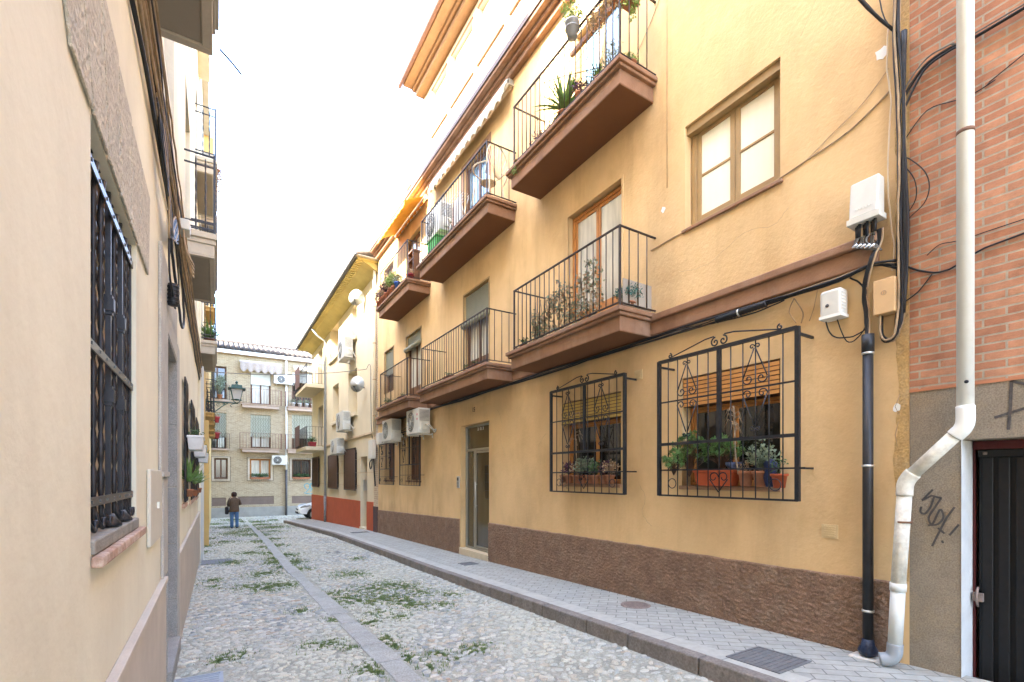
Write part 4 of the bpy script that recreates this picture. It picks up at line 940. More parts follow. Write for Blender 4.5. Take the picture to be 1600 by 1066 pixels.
aircon('air_conditioner','white air conditioner just below the upper eave of the cream house',(4.52,19.2,6.12),w=1.1,h=.80,d=.32)
aircon('air_conditioner','grey white air conditioner beside the middle floor windows of the cream house',(4.52,19.6,3.42),w=1.2,h=.72)
aircon('air_conditioner','greenish white air conditioner low on the cream house above the brown shutters',(4.52,20.7,2.55),w=1.3,h=.62)
aircon('air_conditioner','long white air conditioner on the tan brick wall beside the striped awning',(3.85,36,7.86),PI/2,w=1.15,h=.60)
aircon('air_conditioner','boxy white air conditioner low on the tan brick wall near the drainpipe',(3.6,36,2.42),PI/2,w=.9,h=.62)
t=thing('junction_box','small white box on the wall beside the far air conditioner of the yellow house','junction box',(4.52,15.05,2.62))
MB().box(-.22,0,-.14,.14,0,.36).build('casing',ACW,t,bevel=.02); mb=MB(); mb.tube([(-.1,0,0),(-.1,0,-.15),(-.03,.05,-.3)],.012,6); mb.build('cable',CABLE,t)
t=thing('meter_box','tall pale box with hanging black cables where the cream and yellow houses meet','junction box',(4.52,16.0,2.2))
MB().box(-.2,-.05,-.2,.2,0,.62).build('casing',ACW,t,bevel=.02); mb=MB()
mb.tube(smooth([(-.12,0,0),(-.12,.05,-.25),(-.1,.3,-.32),(-.1,.38,-.12),(-.1,.15,-.02)],4),.02,6); mb.tube([(-.1,-.1,0),(-.08,-.12,-.5),(-.05,-.12,-.9)],.025,6); mb.build('cable',CABLE,t)
def dish(label,loc,r,az,m):
    t=thing('satellite_dish',label,'satellite dish',loc,az,'satellite dishes on the cream house')
    mb=MB(); prof=[(r*q,.25*r*(1-q*q)) for q in (1,.85,.65,.4,.15,.02)]
    mb.lathe((-.45,0,0),[(a,b*.5) for a,b in prof]+[(.02,.125*r+.01)]+[(r*q,.125*r*(1-q*q)+.01) for q in (.4,.85,1)],28,axis='x'); mb.build('reflector',m,t)
    mb=MB(); mb.tube([(-.42,0,0),(-.2,0,-.05),(0,0,-.05)],.022,8); mb.build('arm',CABLEG,t)
    mb=MB(); mb.tube([(-.45,0,-r*.95),(-.45-r*.6,0,-r*.5)],.009,6); mb.lathe((-.45-r*.75,0,-r*.45),[(.025,0),(.025,.08)],10,axis='x'); mb.build('receiver',ACG,t)
DW=mat('dish_white',(.70,.70,.69),.45,.05,5,col2=(.55,.54,.5))
dish('big white satellite dish high under the yellow eave in the sunshine',(4.52,17.7,7.95),.29,.85,DW)
dish('weathered white satellite dish beside the middle window of the cream house',(4.52,17.45,4.85),.28,.75,DW)
# utility boxes at the near corner
t=thing('telephone_box','white telephone junction box with bundled cable ends, highest on the yellow wall corner','junction box',(4.44,1.78,3.62),group='junction boxes at the corner')
mb=MB(); mb.hexa([(-.10,-.10,.04),(.03,-.10,.04),(.03,.10,.04),(-.10,.10,.04),(-.07,-.10,.34),(.03,-.10,.34),(.03,.10,.34),(-.07,.10,.34)]); mb.build('casing',ACW,t,bevel=.014,seg=3)
mb=MB(); mb.box(-.105,.03,-.112,.112,.0,.045); 
for i in range(6): mb.box(-.1015,-.098,-.06+i*.021,-.052+i*.021,.10,.115)
mb.build('cover_rim',ACW,t,bevel=.006)
mb=MB()
for i in range(9): mb.tube([(-.06+.02*(i%3),-.07+.018*i,.01),(-.06+.02*(i%3),-.07+.018*i,-.10-.02*(i%2))],.011,6)
mb.build('plug',CABLE,t)
mb=MB()
for i in range(10):
    y=-.06+.014*i; mb.tube(smooth([(-.05,y,-.10),(-.05+.03*random.uniform(-1,1),y+.02,-.16),(-.03,y*.3-.05,-.2-.01*i%.03),(.0,-.09,-.24)],3),.006,5)
mb.build('cable',CABLEG,t)
mb=MB()
for k in range(5): mb.tube([(-.06,.09-.03*k,-.17-.012*k),(-.065,.05-.03*k,-.155-.012*k)],.010,6)
mb.build('foil_splice',mat('foil',(.75,.75,.76),.25,.1,40,metal=.8),t)
t=thing('junction_box','small white vented junction box with worn mark, under the brown string course','junction box',(4.46,2.035,2.94),group='junction boxes at the corner')
mb=MB(); mb.box(-.08,.05,-.085,.085,0,.235); mb.build('casing',ACW,t,bevel=.028,seg=4)
mb=MB(); mb.box(-.081,.05,-.086,.086,-.004,.022)
for i in range(6): mb.box(-.07,-.01,-.0885,-.084,.06+i*.026,.07+i*.026)
mb.build('vent',WHITEP,t); mb=MB(); mb.lathe((-.0825,.02,.10),[(.014,-.002),(.014,.002)],12,axis='x'); mb.build('mark',ACG,t)
t=thing('junction_box','flat ochre painted junction box beside the black vertical cables','junction box',(4.47,1.665,2.87),group='junction boxes at the corner')
mb=MB(); mb.box(-.06,.04,-.072,.072,0,.27); mb.build('casing',mat('ochre_box_paint',(.60,.38,.19),.6,.06,8),t,bevel=.006)
mb=MB(); mb.tube([(-.0605,math.cos(a)*.016,.16+math.sin(a)*.016) for a in [2*PI*i/14 for i in range(15)]],.0025,4); mb.tube([(-.0605,0,.15),(-.0605,0,.17)],.002,4); mb.build('mark',CABLET,t)
# ================================================================== pipes
t=thing('drainpipe','black drainpipe running down the yellow wall to the pavement','pipe',(4.44,1.785,.2),world=True)
mb=MB(); mb.tube([(4.445,1.785,.26),(4.445,1.785,2.62)],.036,14); mb.tube([(4.445,1.785,2.60),(4.445,1.785,2.74)],.043,14); mb.build('pipe',BLACKP,t)
mb=MB()
for z in (.52,1.68,2.58): mb.tube([(4.445,1.785,z),(4.445,1.785,z+.018)],.042,14); mb.box(4.445,4.52,1.775,1.795,z,z+.018)
mb.build('clamp',ALU,t)
mb=MB(); mb.lathe((4.445,1.785,.165),[(.03,0),(.062,.015),(.07,.05),(.05,.09),(.038,.14)],12); mb.build('plastic_wrap',mat('dark_blue_bag',(.02,.03,.06),.35,.4,40,.6,60),t)
mb=MB(); mb.box(4.36,4.52,1.60,1.90,.12,.165); mb.build('mortar_pad',mat('pale_mortar',(.62,.58,.53),.9,.1,10,.4,60),t,bevel=.02)
t=thing('downpipe','white plastic downpipe with a diagonal offset across the grey wall, ending in a grey elbow','pipe',(4.38,1.35,.2),world=True)
r=.047
mb=MB(); mb.tube([(4.40,1.185,11.9),(4.40,1.185,2.03)],r,16); mb.build('upper_pipe',PIPEW,t)
mb=MB(); mb.tube(smooth([(4.40,1.185,2.09),(4.40,1.185,1.985),(4.40,1.20,1.935),(4.40,1.22,1.91),(4.40,1.24,1.888)],4),r*1.10,16); mb.build('elbow',PIPEW,t)
mb=MB(); mb.tube([(4.40,1.232,1.90),(4.40,1.50,1.60)],r*.96,16); mb.build('diagonal_pipe',mat('weathered_white_pvc',(.66,.61,.52),.8,.16,18,.3,50,col2=(.40,.33,.25),c2amt=.7),t)
mb=MB(); mb.tube(smooth([(4.40,1.475,1.63),(4.40,1.505,1.59),(4.40,1.525,1.54),(4.40,1.53,1.46)],4),r*1.12,16); mb.build('elbow',MATS['weathered_white_pvc'],t)
mb=MB(); mb.tube([(4.40,1.53,1.47),(4.385,1.565,.74)],r,16); mb.build('lower_pipe',MATS['weathered_white_pvc'],t)
mb=MB(); mb.tube([(4.385,1.563,.78),(4.378,1.58,.33)],r*.98,16); mb.tube([(4.385,1.563,.80),(4.385,1.565,.74)],r*1.1,16); mb.build('lower_pipe',mat('pale_grey_pvc',(.66,.65,.61),.5,.08,8),t)
mb=MB(); mb.tube(smooth([(4.378,1.58,.34),(4.375,1.585,.26),(4.36,1.61,.22),(4.33,1.66,.205)],5),r*1.08,16); mb.build('elbow',PIPEG,t)
mb=MB(); mb.tube([(4.40,1.535,1.27),(4.40,1.535,1.255)],r*1.12,16); mb.box(4.39,4.52,1.52,1.55,1.255,1.27); mb.tube([(4.40,1.185,3.99),(4.40,1.185,3.965)],r*1.06,16); mb.build('clamp',mat('rusty_clamp',(.20,.10,.06),.8),t)
mb=MB(); mb.lathe((4.40-r-.001,1.185,2.27),[(.011,-.001),(.011,.002)],10,axis='x') if False else mb.lathe((4.357,1.168,2.25),[(.012,-.003),(.012,.003)],10,axis='x'); mb.build('hole',DOORB,t)
t=thing('downpipe','thin grey downpipe running down the cream house to its red base','pipe',(4.44,24.3,-.6),world=True)
mb=MB(); mb.tube([(3.85,24.3,8.64),(4.1,24.3,8.3),(4.44,24.3,8.1),(4.44,24.3,.7)],.055,10); mb.build('pipe',PIPEG,t)
mb=MB(); mb.tube([(4.44,24.3,.72),(4.44,24.3,-.55)],.065,10); mb.build('foot_pipe',mat('worn_pipe',(.25,.23,.22),.7,.4,30),t)
t=thing('downpipe','cream painted downpipe at the left edge of the yellow house','pipe',(4.44,15.75,2.5),world=True)
mb=MB(); mb.tube([(4.45,15.9,8.7),(4.45,15.9,3.0)],.05,10); mb.build('pipe',YELP,t)
mb=MB()
for z in (3.6,4.8,6.0,7.2): mb.tube([(4.45,15.9,z),(4.45,15.9,z+.03)],.06,10)
mb.build('clamp',CABLET,t)
t=thing('downpipe','white downpipe with dark lower half on the tan brick block','pipe',(4.05,35.9,-1.0),world=True)
mb=MB(FT); mb.tube([(4.05,.10,9.55),(4.05,.10,2.05)],.07,10); mb.build('pipe',WHITEP,t)
mb=MB(FT); mb.tube([(4.05,.10,2.10),(4.05,.10,-1.05)],.075,10); mb.build('lower_pipe',mat('dark_pipe',(.10,.09,.09),.6,.4,12),t)
# ================================================================== cables
def wob(pts,amp,seed,n=4):
    q=smooth(pts,n); rr=random.Random(seed)
    return [(p[0]+rr.uniform(-amp,amp)*.4,p[1]+rr.uniform(-amp,amp)*.5,p[2]+rr.uniform(-amp,amp)) for p in q]
def cable(label,paths,m,name='cable_bundle',cat='cables',T=FR,group=None):
    """paths: list of (points(a,e,z), radius, material index)"""
    ms=m if isinstance(m,list) else [m]
    mb=MB(T)
    for (p,r_,k) in paths: mb.cur=k; mb.tube(p,r_,6)
    o=mb.build(name,ms); tag(o,label,cat,group); setorigin(o); return o
rr=random.Random(8)
P=[]
for i in range(9):
    o1=rr.uniform(-.025,.025); e=.03+.012*(i%3)+.003*i
    P.append((wob([(1.575+o1,e,7.5),(1.585+o1*.6,e,6.2),(1.60+o1*.8,e,5.2),(1.60+o1,e,5.0),(1.575+o1*1.2,e,4.5),(1.57+o1,e,4.0),(1.58+o1*.7,e,3.6),(1.575+o1,e,3.2),(1.575+o1,e,2.95),(1.585+o1,e,2.80),(1.61,e,2.69+o1*.4),(1.665,e,2.665+o1*.4),(1.70,e,2.72+o1),(1.70,e,2.88)],.005,i,4),.0065 if i<6 else .0085,0 if i%4 else 2))
for i in range(3): P.append((wob([(1.56-.01*i,.06,5.0),(1.555,.06,4.3),(1.55-.012*i,.065,3.5),(1.555,.06,2.85)],.006,20+i,5),.010,0))
cable('thick bundle of black cables hanging down the corner beside the brick wall and looping up',P,[CABLE,CABLEG,CABLET])
P=[]
for i in range(7):
    z=3.262-.011*(i%4); e=.065+.012*(i//2)
    pts=[(1.60,.05,3.21+.01*i)]+[(1.75,e,3.285)]+[(a,e,z+.010*math.sin(a*2.3+i)+(.02 if i==6 else 0)) for a in (2.0,2.4,2.8,3.3,3.9,4.5,5.2,6,7,8,9,10,11,12.5,13.8)]
    P.append((wob(pts,.004,i,3),.006 if i%3 else .010,0 if i%3!=1 else (2 if i==4 else 1)))
P.append((wob([(3.6,.07,3.245),(3.2,.075,3.215),(2.8,.08,3.19),(2.45,.075,3.225)],.003,33,5),.007,0))
cable('dark cables running along under the brown string course of the yellow house',P,[CABLE,CABLEG,CABLET])
mb=MB(FR); n=34
mb.tube([(3.15-i*.60/n*.9,.085,3.232+.012*i/n) for i in range(n+1)],[.036 if i%2 else .029 for i in range(n+1)],10); o=mb.build('cable_sleeve',CABLE); tag(o,'ribbed black cable sleeve with pale band under the string course','cable sleeve'); setorigin(o)
mb=MB(FR); mb.tube([(2.90,.085,3.236),(2.885,.085,3.237)],.040,12); o2=mb.build('band',ALU); o2.parent=o; o2.data.transform(Matrix.Translation(-o.location))
P=[]
for i in range(5):
    q=.008*(i-2); P.append((wob([(1.70+q,.08,3.55),(1.71+q,.075,3.44),(1.735+q,.12,3.33),(1.79+q,.09,3.18),(1.81+q,.06,3.05),(1.80+q,.05,2.9),(1.79+q*.5,.07,2.72)],.004,50+i,4),.008,0 if i else 2))
P.append((wob([(1.79,.06,2.80),(1.90,.05,2.76),(2.02,.05,2.78),(2.08,.05,2.84),(2.11,.05,2.94)],.002,61,5),.006,0)); P.append((wob([(1.81,.05,3.0),(1.80,.045,2.86),(1.86,.045,2.75),(1.95,.045,2.73),(2.02,.05,2.93)],.002,62,5),.005,0))
P.append((wob([(1.92,.06,3.245),(1.86,.05,3.19),(1.81,.05,3.10),(1.80,.05,2.98)],.002,63,5),.007,0))
cable('cable tail dropping from the telephone box into the top of the black drainpipe',P,[CABLE,CABLEG,CABLET])
cable('two small cable loops tied below the string course',[(wob([(2.37,.06,3.22),(2.43,.03,3.12),(2.37,.02,3.0)],.002,70,5),.005,0),(wob([(2.37,.06,3.22),(2.31,.03,3.08),(2.33,.02,2.99)],.002,71,5),.005,0),(wob([(2.17,.06,3.24),(2.22,.02,3.10),(2.26,.02,2.99)],.002,72,4),.0035,0)],[CABLET])
P=[([(p[0],.03,p[1]) for p in smooth([(-2.0,4.75),(.93,4.66),(1.19,4.665),(1.28,4.68),(1.41,4.67),(1.5,4.6),(1.57,4.50)],4)],.012,0)]
P+=[([(p[0],.05,p[1]-.02) for p in smooth([(-2.0,4.76),(.93,4.67),(1.19,4.665),(1.30,4.67),(1.44,4.63),(1.56,4.42)],4)],.009,0),([(p[0],.045,p[1]+.016) for p in smooth([(-2.0,4.76),(.93,4.66),(1.28,4.68),(1.42,4.68),(1.545,4.56),(1.59,4.4)],4)],.006,1)]
cable('heavy black cables sagging across the upper brick wall behind the white pipe',P,[CABLE,CABLEG])
cable('thin dark wire across the middle of the brick wall',[([(p[0],.012,p[1]) for p in smooth([(-1,5.1),(.93,4.37),(1.06,4.30),(1.19,4.28),(1.28,4.30),(1.43,4.33),(1.56,4.2)],4)],.004,0)],[CABLE])
cable('loose cable loop bulging over the brick edge',[([(p[0],.03,p[1]) for p in smooth([(1.57,4.05),(1.53,4.02),(1.44,3.88),(1.41,3.75),(1.44,3.64),(1.53,3.57),(1.57,3.5)],4)],.004,0),([(p[0],.03,p[1]) for p in smooth([(1.57,4.0),(1.50,3.85),(1.49,3.7),(1.55,3.6)],4)],.004,0)],[CABLE])
cable('thin wire along the lower brick wall meeting the corner bundle',[([(p[0],.012,p[1]) for p in smooth([(-1,3.3),(.93,3.29),(1.19,3.28),(1.28,3.29),(1.36,3.30),(1.43,3.25)],4)],.0035,0),([(p[0],.012,p[1]) for p in smooth([(1.56,3.22),(1.45,3.14),(1.3,3.10),(.9,3.2),(-1,3.2)],4)],.007,0),([(p[0],.012,p[1]) for p in smooth([(1.56,2.95),(1.48,3.0),(1.40,3.1)],4)],.005,0)],[CABLE])
cable('cables fanning out at the top of the yellow corner towards the street',[(wob([(1.60,.03,5.03),(1.66,.10,5.12),(1.75,.5,5.28),(1.9,1.6,5.7),(2.2,3.0,6.6)],.003,80,5),.012,0),(wob([(1.60,.03,5.0),(1.64,.05,5.09),(1.72,.05,5.41),(1.8,.05,6.5)],.002,81,4),.005,0),(wob([(1.6,.03,5.03),(1.68,.12,5.16),(1.8,.55,5.40),(2.1,1.8,6.0)],.003,82,5),.007,0)],[CABLE])
cable('cream wire sweeping from the square window to the corner',[([(p[0],.008,p[1]) for p in smooth([(4.1,4.36),(3.61,4.38),(3.2,4.355),(2.98,4.35),(2.52,4.41),(2.31,4.44),(1.94,4.50),(1.66,4.64)],4)],.006,0),([(p[0],.008,p[1]) for p in smooth([(2.52,4.41),(2.31,4.44),(2.08,4.55),(1.85,4.66),(1.67,4.82)],4)],.003,0)],[CABLET])
cable('cream cord hanging loosely down the yellow corner',[(wob([(1.66,.05,5.1),(1.665,.05,4.8),(1.64,.05,4.5),(1.66,.05,4.1),(1.65,.05,3.7),(1.62,.05,3.4),(1.63,.05,3.2)],.006,90,5),.006,0)],[CABLEW])
P=[]
for i in range(7):
    P.append((wob([(4.6,.02,5.5+.02*i),(4.4,.03,6.5),(4.2,.02,7.6),(4.1,.02,8.7)],.003,i,3),.002,0)) if i<2 else None
cable('cord running diagonally up the yellow wall beside the top balcony',[([(p[0],.01,p[1]) for p in [(4.6,6.62),(4.35,6.9),(4.1,7.15),(3.85,7.45),(3.5,7.8)]],.004,0),([(3.86,.005,5.0),(3.86,.005,8.6)],.003,0)],[CABLET])
# tan cable mass along the left wall
P=[]
rr=random.Random(21)
for i in range(16):
    z0=3.80+.033*i; e=.02+.018*(i%3); k=1 if i%4 else 0
    pts=[(a,e+.006*rr.uniform(-1,1),z0+.015*math.sin(a*1.3+i)-(.03*(16-i)/16*max(0,1-abs(a-4.2)))) for a in (-2,.5,1.5,2.2,2.8,3.4,4.0,4.6,5.2,6.0,7.0,8.2,9.5,11.0,12.8,15.5)]
    P.append((wob(pts,.007,100+i,3),.0075+.004*(i%3==0),k))
for i in range(9):
    P.append((wob([(3.6,.04,4.1-.03*i),(3.9,.06,3.85-.03*i),(4.15+.03*i,.06,3.55),(4.3+.05*i,.055,3.35+.02*i),(4.8+.06*i,.05,3.72),(5.6,.04,4.0),(7,.03,4.05)],.006,140+i,4),.007,0 if i%3 else 1))
cable('thick mass of old tan and black cables clipped along the left house wall',P,[CABLE,CABLET],T=FL)
cable('black cable loops dangling by the stone doorway',[(wob([(4.3,.05,3.55),(4.45,.06,3.3),(4.9,.07,3.1),(5.4,.07,3.0),(5.8,.07,3.15),(5.7,.06,3.5),(5.2,.05,3.7)],.004,201,6),.011,0),(wob([(4.4,.05,3.5),(4.7,.06,3.25),(5.1,.06,3.15),(5.2,.06,3.35),(4.9,.05,3.6)],.003,202,6),.006,0),(wob([(4.35,.05,3.5),(4.35,.05,3.15),(4.5,.06,3.0),(4.8,.06,2.98)],.003,203,6),.008,0)],[CABLE],T=FL)
t=thing('splice_box','black cable splice box at the top of the stone door jamb','junction box',(XL+.0,4.56,2.93)); mb=MB(); mb.tube([(.06,0,0),(.06,0,.17)],.035,12); 
mb.build('casing',CABLE,t,bevel=.004); mb=MB()
for i in range(5): mb.tube([(.06,0,.02+i*.03),(.06,0,.03+i*.03)],.04,12)
mb.build('rib',CABLE,t)
t=thing('cable_bracket','pale metal cable terminal with coiled leads on the left wall','cable terminal',(XL,5.6,3.95)); mb=MB(); mb.box(.02,.13,-.1,.1,0,.10); mb.build('plate',ACW,t,bevel=.01); mb=MB()
for i in range(4): mb.tube(smooth([(.08,-.08+.05*i,0),(.10,-.12+.06*i,-.2),(.16,.0,-.3-.04*i),(.10,.1,-.12),(.06,.1,.0)],4),.007,5)
mb.build('lead',CABLET,t)
o=None
mb=MB(); A=Vector((-.3,17.0,4.75)); B=Vector((4.45,16.9,5.35))
pts=[]
for i in range(21):
    q=i/20; p=A.lerp(B,q); pts.append((p.x,p.y,p.z-.14*4*q*(1-q)))
pts+= [(4.48,16.75,5.48),(4.49,16.6,5.46),(4.49,16.5,5.35),(4.49,16.5,4.5),(4.49,16.45,3.4),(4.49,16.3,2.9)]
mb.tube(pts,.012,5); o=mb.build('overhead_cable',CABLEG); tag(o,'single cable slung across the street and down the cream house wall','cable'); setorigin(o)
mb=MB(); mb.tube([(.02,3.80,4.49),(.09,3.83,4.455),(.15,3.85,4.41)],.006,6); o=mb.build('wire_stub',CABLE); tag(o,'short black wire sticking out from the balcony overhead','wire'); setorigin(o)
# ================================================================== plants
def pot(mb,c,r,h): mb.lathe(c,[(r*.68,0),(r*.92,h*.82),(r*1.08,h*.83),(r*1.1,h),(r*.95,h),(r*.9,h*.9)],14)
def fol(kind,c,sx,sy,sz,n,ls,seed):
    """leafy mass: list of leaf quads on arching twigs"""
    r=random.Random(seed); mb=MB(); st=random.getstate(); random.seed(seed)
    c=Vector(c)
    if kind=='spiky':
        for i in range(n):
            a=r.uniform(0,2*PI); el=r.uniform(.35,1.45); L=ls*r.uniform(.7,1.1); w=L*.11
            d=Vector((math.cos(a)*math.cos(el),math.sin(a)*math.cos(el),math.sin(el))); p=c.copy(); side=Vector((-math.sin(a),math.cos(a),0))
            prev=None
            for k in range(5):
                t=k/4; q=p+d*L*t+Vector((0,0,-1))*L*.28*t*t*(1.5-el); ww=w*(1-t)**.7*.5+.0005
                cur=(q-side*ww,q+side*ww)
                if prev: mb.add([prev[0],prev[1],cur[1],cur[0]],[(0,1,2,3)])
                prev=cur
        mb.leaf=True
    elif kind=='trail':
        for i in range(n):
            p=c+Vector((r.uniform(-sx,sx),r.uniform(-sy,sy),0)); L=r.uniform(.5,1)*sz; m_=int(L/ls*1.8)
            dx=Vector((r.uniform(-.25,.25),r.uniform(-.25,.25),0))
            for k in range(m_):
                q=p+dx*(k/m_)*L+Vector((0,0,-L*k/m_))
                mb.leafq(q,(r.uniform(-1,1),r.uniform(-1,1),r.uniform(-.8,.5)),ls*r.uniform(.6,1.2),ls*.6)
    else:
        for i in range(n):
            a=r.uniform(0,2*PI); q=r.random()**.5; tip=c+Vector((math.cos(a)*sx*q,math.sin(a)*sy*q,sz*r.uniform(.35,1)*(1-.25*q)))
            if kind!='bushn': mb.tube([c,(c+tip)/2+Vector((0,0,.02)),tip],.0022,3)
            for k in range(5):
                p=tip+Vector((r.uniform(-1,1),r.uniform(-1,1),r.uniform(-1,1)))*ls*.9
                mb.leafq(p,(r.uniform(-1,1),r.uniform(-1,1),r.uniform(-.2,1)),ls*r.uniform(.7,1.3),ls*.55)
    random.setstate(st); mb.leaf=True
    return mb
def plant(name,label,loc,kind,pr,ph,sx,sz,n,ls,lm,pm=TERRA,group=None,sy=None,seed=1,stalk=False,lift=0):
    t=thing(name,label,'potted plant',loc,0,group)
    mb=MB(); pot(mb,(0,0,0),pr,ph); mb.build('pot',pm,t)
    mb=MB(); mb.lathe((0,0,ph*.86),[(pr*.9,0),(pr*.5,.004)],12); mb.build('soil',SOIL,t)
    fol(kind,(0,0,ph*.9+lift),sx,sy or sx,sz,n,ls,seed).build('foliage',lm,t)
    if stalk: mb=MB(); mb.tube([(0,0,ph*.8),(.01,0,ph+.2),(-.01,0.01,ph+sz)],.006,5); mb.build('stem',STEM,t)
    return t
def box_planter(name,label,loc,lx,ly,h,m,kind=None,sx=.1,sz=.1,n=30,ls=.03,lm=LEAF,group=None,seed=3):
    t=thing(name,label,'planter',loc,0,group)
    mb=MB(); k=.86; mb.hexa([(-lx/2*k,-ly/2*k,0),(lx/2*k,-ly/2*k,0),(lx/2*k,ly/2*k,0),(-lx/2*k,ly/2*k,0),(-lx/2,-ly/2,h*.85),(lx/2,-ly/2,h*.85),(lx/2,ly/2,h*.85),(-lx/2,ly/2,h*.85)])
    mb.box(-lx/2-.008,lx/2+.008,-ly/2-.008,ly/2+.008,h*.85,h); mb.build('trough',m,t,bevel=.005)
    MB().box(-lx/2+.012,lx/2-.012,-ly/2+.012,ly/2-.012,h*.9,h+.002).build('soil',SOIL,t)
    if kind: fol(kind,(0,0,h),lx*.45+sx*.2,ly*.5,sz,n,ls,seed).build('foliage',lm,t)
    return t
X4=4.52
# window A sill
GA='plants on the sill of the wide grille window'
box_planter('window_planter','orange rectangular planter behind the wide grille with jade plants',(4.47,3.17,1.508),.14,.46,.165,ORANGEP,group=GA)
def jade(label,loc,sx,sy,sz,n,seed,ls=.040):
    t=thing('jade_plant',label,'plant',loc,0,GA); rr=random.Random(seed); ms=MB(); ml=MB()
    for i in range(n):
        a=rr.uniform(0,2*PI); q=rr.random()**.5; h=sz*rr.uniform(.45,1)*(1-.3*q*q); tip=Vector((math.cos(a)*sx*q,math.sin(a)*sy*q,h))
        ms.tube([(0,0,0),(tip.x*.35,tip.y*.35,h*.55),tuple(tip)],lambda t:.004*(1-.6*t),4)
        for k in range(13):
            b=k*2.4; el=.1+k*.09; d=Vector((math.cos(b)*math.cos(el),math.sin(b)*math.cos(el),math.sin(el)))
            ml.leafq(tip+d*.004+Vector((0,0,-.02+.0025*k)),d,ls*rr.uniform(.8,1.2),ls*.62,nrm=Vector((0,0,1)).cross(d).cross(d) if False else Vector((rr.uniform(-.3,.3),rr.uniform(-.3,.3),1)))
    ms.build('stem',WOODD,t); ml.build('foliage',mat('jade_leaf',(.16,.27,.09),.4,.3,30,spec=.5),t)
jade('bushy green jade plant in the middle of the orange planter',(4.44,3.08,1.66),.14,.22,.36,70,5)
jade('green jade plant leaning out at the left of the wide grille window',(4.40,3.46,1.60),.16,.18,.52,66,6)
jade('low green jade plant pushing through the bars at far left of the wide grille',(4.32,3.60,1.62),.12,.15,.26,36,16)
plant('potted_plant','cracked terracotta pot with tall dried aloe stalk behind the wide grille',(4.45,2.83,1.508),'bush',.072,.15,.05,.12,10,.03,LEAFD,group=GA,seed=7)
t=thing('dried_aloe','tall dried aloe stalk with curled leaves behind the wide grille','plant',(4.40,2.88,1.63),0,GA); mb=MB(); mb.tube(wob([(0,0,0),(.0,.03,.2),(0,.04,.45),(0,.05,.68)],.004,9,5),.009,6); mb.build('stem',STEM,t)
mb=MB(); rr=random.Random(3)
for i in range(16):
    z=.42+.25*rr.random(); a=rr.uniform(0,2*PI); L=rr.uniform(.06,.11); mb.tube([(0,.045,z),(math.cos(a)*L*.6,.045+math.sin(a)*L*.6,z+.03),(math.cos(a)*L,.045+math.sin(a)*L,z-.05)],lambda t:.006*(1-t)+.001,4)
mb.build('dry_leaf',LEAFD,t)
plant('potted_plant','terracotta pot with silvery grey leaves behind the wide grille',(4.44,2.67,1.508),'bush',.078,.15,.13,.30,45,.045,SILV,group=GA,seed=8)
plant('potted_plant','small orange pot at the right end of the wide grille window with a sprout',(4.38,2.46,1.50),'bush',.07,.13,.08,.16,8,.03,LEAF,pm=ORANGEP,group=GA,seed=9)
t=thing('plastic_bag','crumpled dark blue plastic bag among the pots of the wide grille','bag',(4.42,2.565,1.508),0,GA); mb=MB(); rr=random.Random(2)
vs=[]; mb.lathe((0,0,0),[(.04,0),(.055,.08),(.045,.17),(.06,.22),(.02,.26)],9); mb.v=[(x*(1+rr.uniform(-.2,.2)),y*(1+rr.uniform(-.2,.2)),z) for x,y,z in mb.v]; mb.build('bag',mat('navy_plastic',(.02,.03,.09),.4,.4,30,.6,60),t)
t=thing('striped_bowl','small blue and white bowl on the sill behind the wide grille','bowl',(4.46,2.97,1.675),0,GA); mb=MB(); mb.lathe((0,0,0),[(.04,0),(.075,.05),(.078,.075),(.07,.07)],16); mb.build('bowl',mat('bluewhite_china',(.10,.12,.22),.3,.6,25),t)
# window B sill
GB='pots on the sill of the grille window beside the door'
rr=random.Random(31)
specs=[('dry and pinkish trailing stems',LEAFD,'trail'),('purple heart leaves',LEAFP,'bush'),('curling dry tendrils',LEAFD,'bush'),('pale green succulent leaves',SILV,'bush'),('bushy grey green leaves',LEAFG,'bush'),('dark green leaves',LEAF,'bush'),('purple and dry leaves',LEAFP,'bush'),('brown withered leaves',LEAFD,'bush')]
for i,(tx,lm,k) in enumerate(specs):
    y=5.72-i*.145
    plant('potted_plant',f'{["first","second","third","fourth","fifth","sixth","seventh","last"][i]} pot from left behind the grille beside the door: {tx}',(4.43-.02*(i%2),y,1.508),k,.062,.12,.09 if k=='bush' else .05,.20+.06*(i in (3,4)),34 if k=='bush' else 16,.038,lm,group=GB,seed=40+i)
t=thing('hanging_dry_plant','dried grey plant stalk standing at left behind the grille beside the door','plant',(4.38,5.35,1.62),0,GB); mb=MB(); rr=random.Random(5); mb.tube([(0,0,0),(0,.02,.35),(0,.05,.85)],.006,5); 
for i in range(18):
    z=.5+.4*rr.random(); a=rr.uniform(0,2*PI); L=rr.uniform(.06,.13); mb.tube([(0,.03,z),(math.cos(a)*L*.6,.03+math.sin(a)*L*.6,z+.02),(math.cos(a)*L,.03+math.sin(a)*L,z-.08)],.004,4)
mb.build('dry_leaf',STEM,t)
